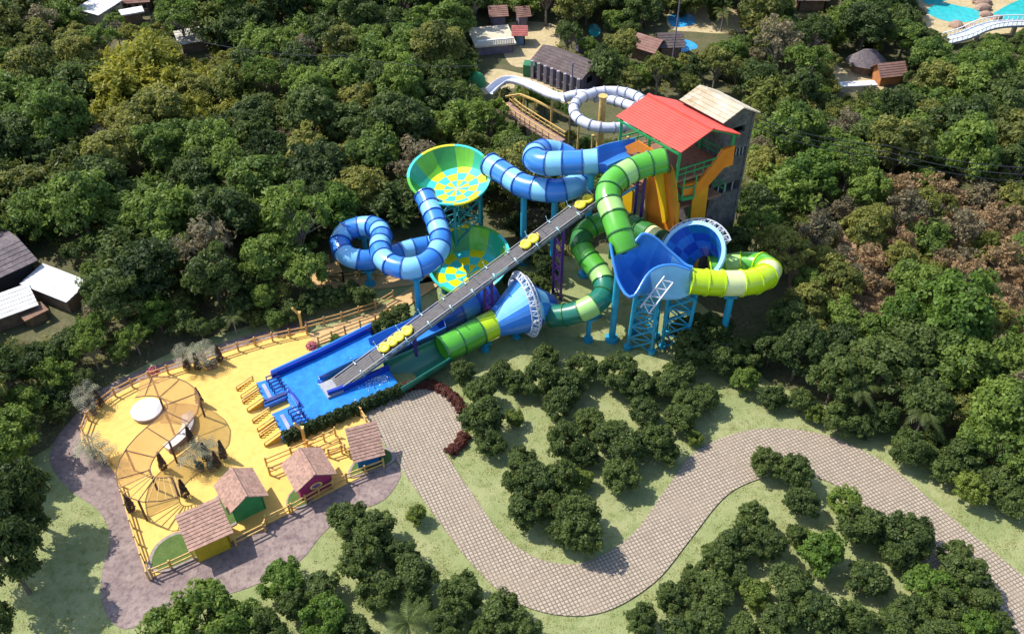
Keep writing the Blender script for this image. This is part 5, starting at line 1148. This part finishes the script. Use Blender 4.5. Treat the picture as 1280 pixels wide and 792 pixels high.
LOOK = {**{('plume', k): w_+' feathery tree' for k, w_ in (('dark', 'dark green'), ('mid', 'fresh green'), ('olive', 'olive green'), ('deep', 'very dark green'), ('fern', 'yellowish green'))}, **{('open', k): w_+' spreading tree' for k, w_ in (('dark', 'dark green'), ('mid', 'fresh green'), ('olive', 'olive green'), ('deep', 'very dark green'))}, ('tall', 'deep'): 'tall very dark broad tree', ('round', 'dark'): 'round dark green leafy tree', ('round', 'mid'): 'round mid green leafy tree', ('round', 'bright'): 'round bright green leafy tree', ('round', 'lime'): 'small pale green bush', ('round', 'deep'): 'round very dark leafy tree', ('forest', 'dark'): 'dark green broad tree', ('forest', 'mid'): 'fresh green broad tree', ('forest', 'olive'): 'olive green broad tree', ('forest', 'deep'): 'very dark green broad tree', ('forest', 'bright'): 'bright green broad tree', ('thin', 'grey'): 'thin greyish twiggy tree', ('thin', 'brown'): 'dry brown twiggy tree', ('bamboo', 'yellow'): 'yellow green bamboo clump'}
NAMES = {'dark': 'dark_tree', 'mid': 'leafy_tree', 'olive': 'pale_tree', 'deep': 'shady_tree', 'bright': 'bright_tree', 'grey': 'twiggy_tree', 'brown': 'dry_tree', 'yellow': 'bamboo_clump', 'lime': 'pale_bush'}
groups = {}
for i, (key, x, y, r, m, grp) in enumerate(PL):
    px, py, _ = proj((x, y, r)); ds = [(math.hypot(px-a, py-b_), n_) for n_, a, b_ in LANDM]; d, n_ = min(ds); groups.setdefault((LOOK[(key, m)], n_), []).append((d, i))
LAB = {}
for (lk, n_), v in groups.items():
    for k, (d, i) in enumerate(sorted(v)): LAB[i] = '%s, %s to %s' % (lk, ORD[k], n_)
VAR = {'plume': 3, 'open': 3, 'round': 4, 'forest': 6, 'thin': 2, 'bamboo': 1}
for i, (key, x, y, r, m, grp) in enumerate(PL):
    pk, sq_ = ('forest', 1.45) if key == 'tall' else (key, rnd.uniform(.85, 1.15))
    o = plant('%s%d' % (pk, rnd.randrange(VAR[pk])), x, y, r, m, sq=sq_, label=LAB[i], cat='bush' if m == 'lime' else 'bamboo' if key == 'bamboo' else 'tree', group=grp)
    o.name = 'feathery_tree' if key == 'plume' else 'spreading_tree' if key == 'open' else NAMES[m] if key != 'round' else {'dark': 'orchard_tree', 'mid': 'orchard_tree', 'bright': 'orchard_tree', 'deep': 'orchard_tree', 'lime': 'pale_bush'}[m]
    WLOC.pop('', None)
# undergrowth on the forest floor
k = 0; C, T = [], []
while len(C) < 60000:
    px, py = rnd.uniform(-130, 1410), rnd.uniform(-80, 590)
    if not inpoly(px, py, FP) or any(inpoly(px, py, e) for e in EXC): continue
    g = P(px, py); t = rnd.random()
    for _ in range(60): C.append((g.x+rnd.gauss(0, .45), g.y+rnd.gauss(0, .45), abs(rnd.gauss(0, .38)))); T.append(t*.7+rnd.uniform(0, .2))
me = leafmesh('undergrowth', C, np.tile([0, 0, 1.0], (len(C), 1)), .2, np.array(T), LM['olive'], jit=.7); o = bpy.data.objects.new('undergrowth', me); COL.objects.link(o)
tag(o, 'low leafy undergrowth covering the forest floor', 'undergrowth', kind='stuff')

# grass tufts and fallen leaves on the lawns
C, T = [], []; pathp = [proj(v)[:2] for v in [Vector((q_[0], q_[1], 0)) for q_ in poly]]; padp = [proj(v)[:2] for v in padw]; wkp_ = [proj(v)[:2] for v in wkw]
while len(C) < 70000:
    px, py = rnd.uniform(-20, 1300), rnd.uniform(395, 810)
    if inpoly(px, py, FP) or inpoly(px, py, pathp) or inpoly(px, py, padp) or inpoly(px, py, wkp_) or inpoly(px, py, out): continue
    g = P(px, py); t = rnd.random(); k = 10 if t < .7 else 30; sp_ = .12 if k == 10 else .3
    for _ in range(k): C.append((g.x+rnd.gauss(0, sp_), g.y+rnd.gauss(0, sp_), abs(rnd.gauss(0, .045)))); T.append(t*.6+rnd.uniform(0, .3))
me = leafmesh('grass', C, np.tile([0, 0, 1.0], (len(C), 1)), .06, np.array(T), leaf_material('leaves_grass', (.23, .26, .10), .3, .3), jit=.6); o = bpy.data.objects.new('grass', me); COL.objects.link(o)
tag(o, 'short tufts of pale green grass on the lawns', 'grass', kind='stuff')
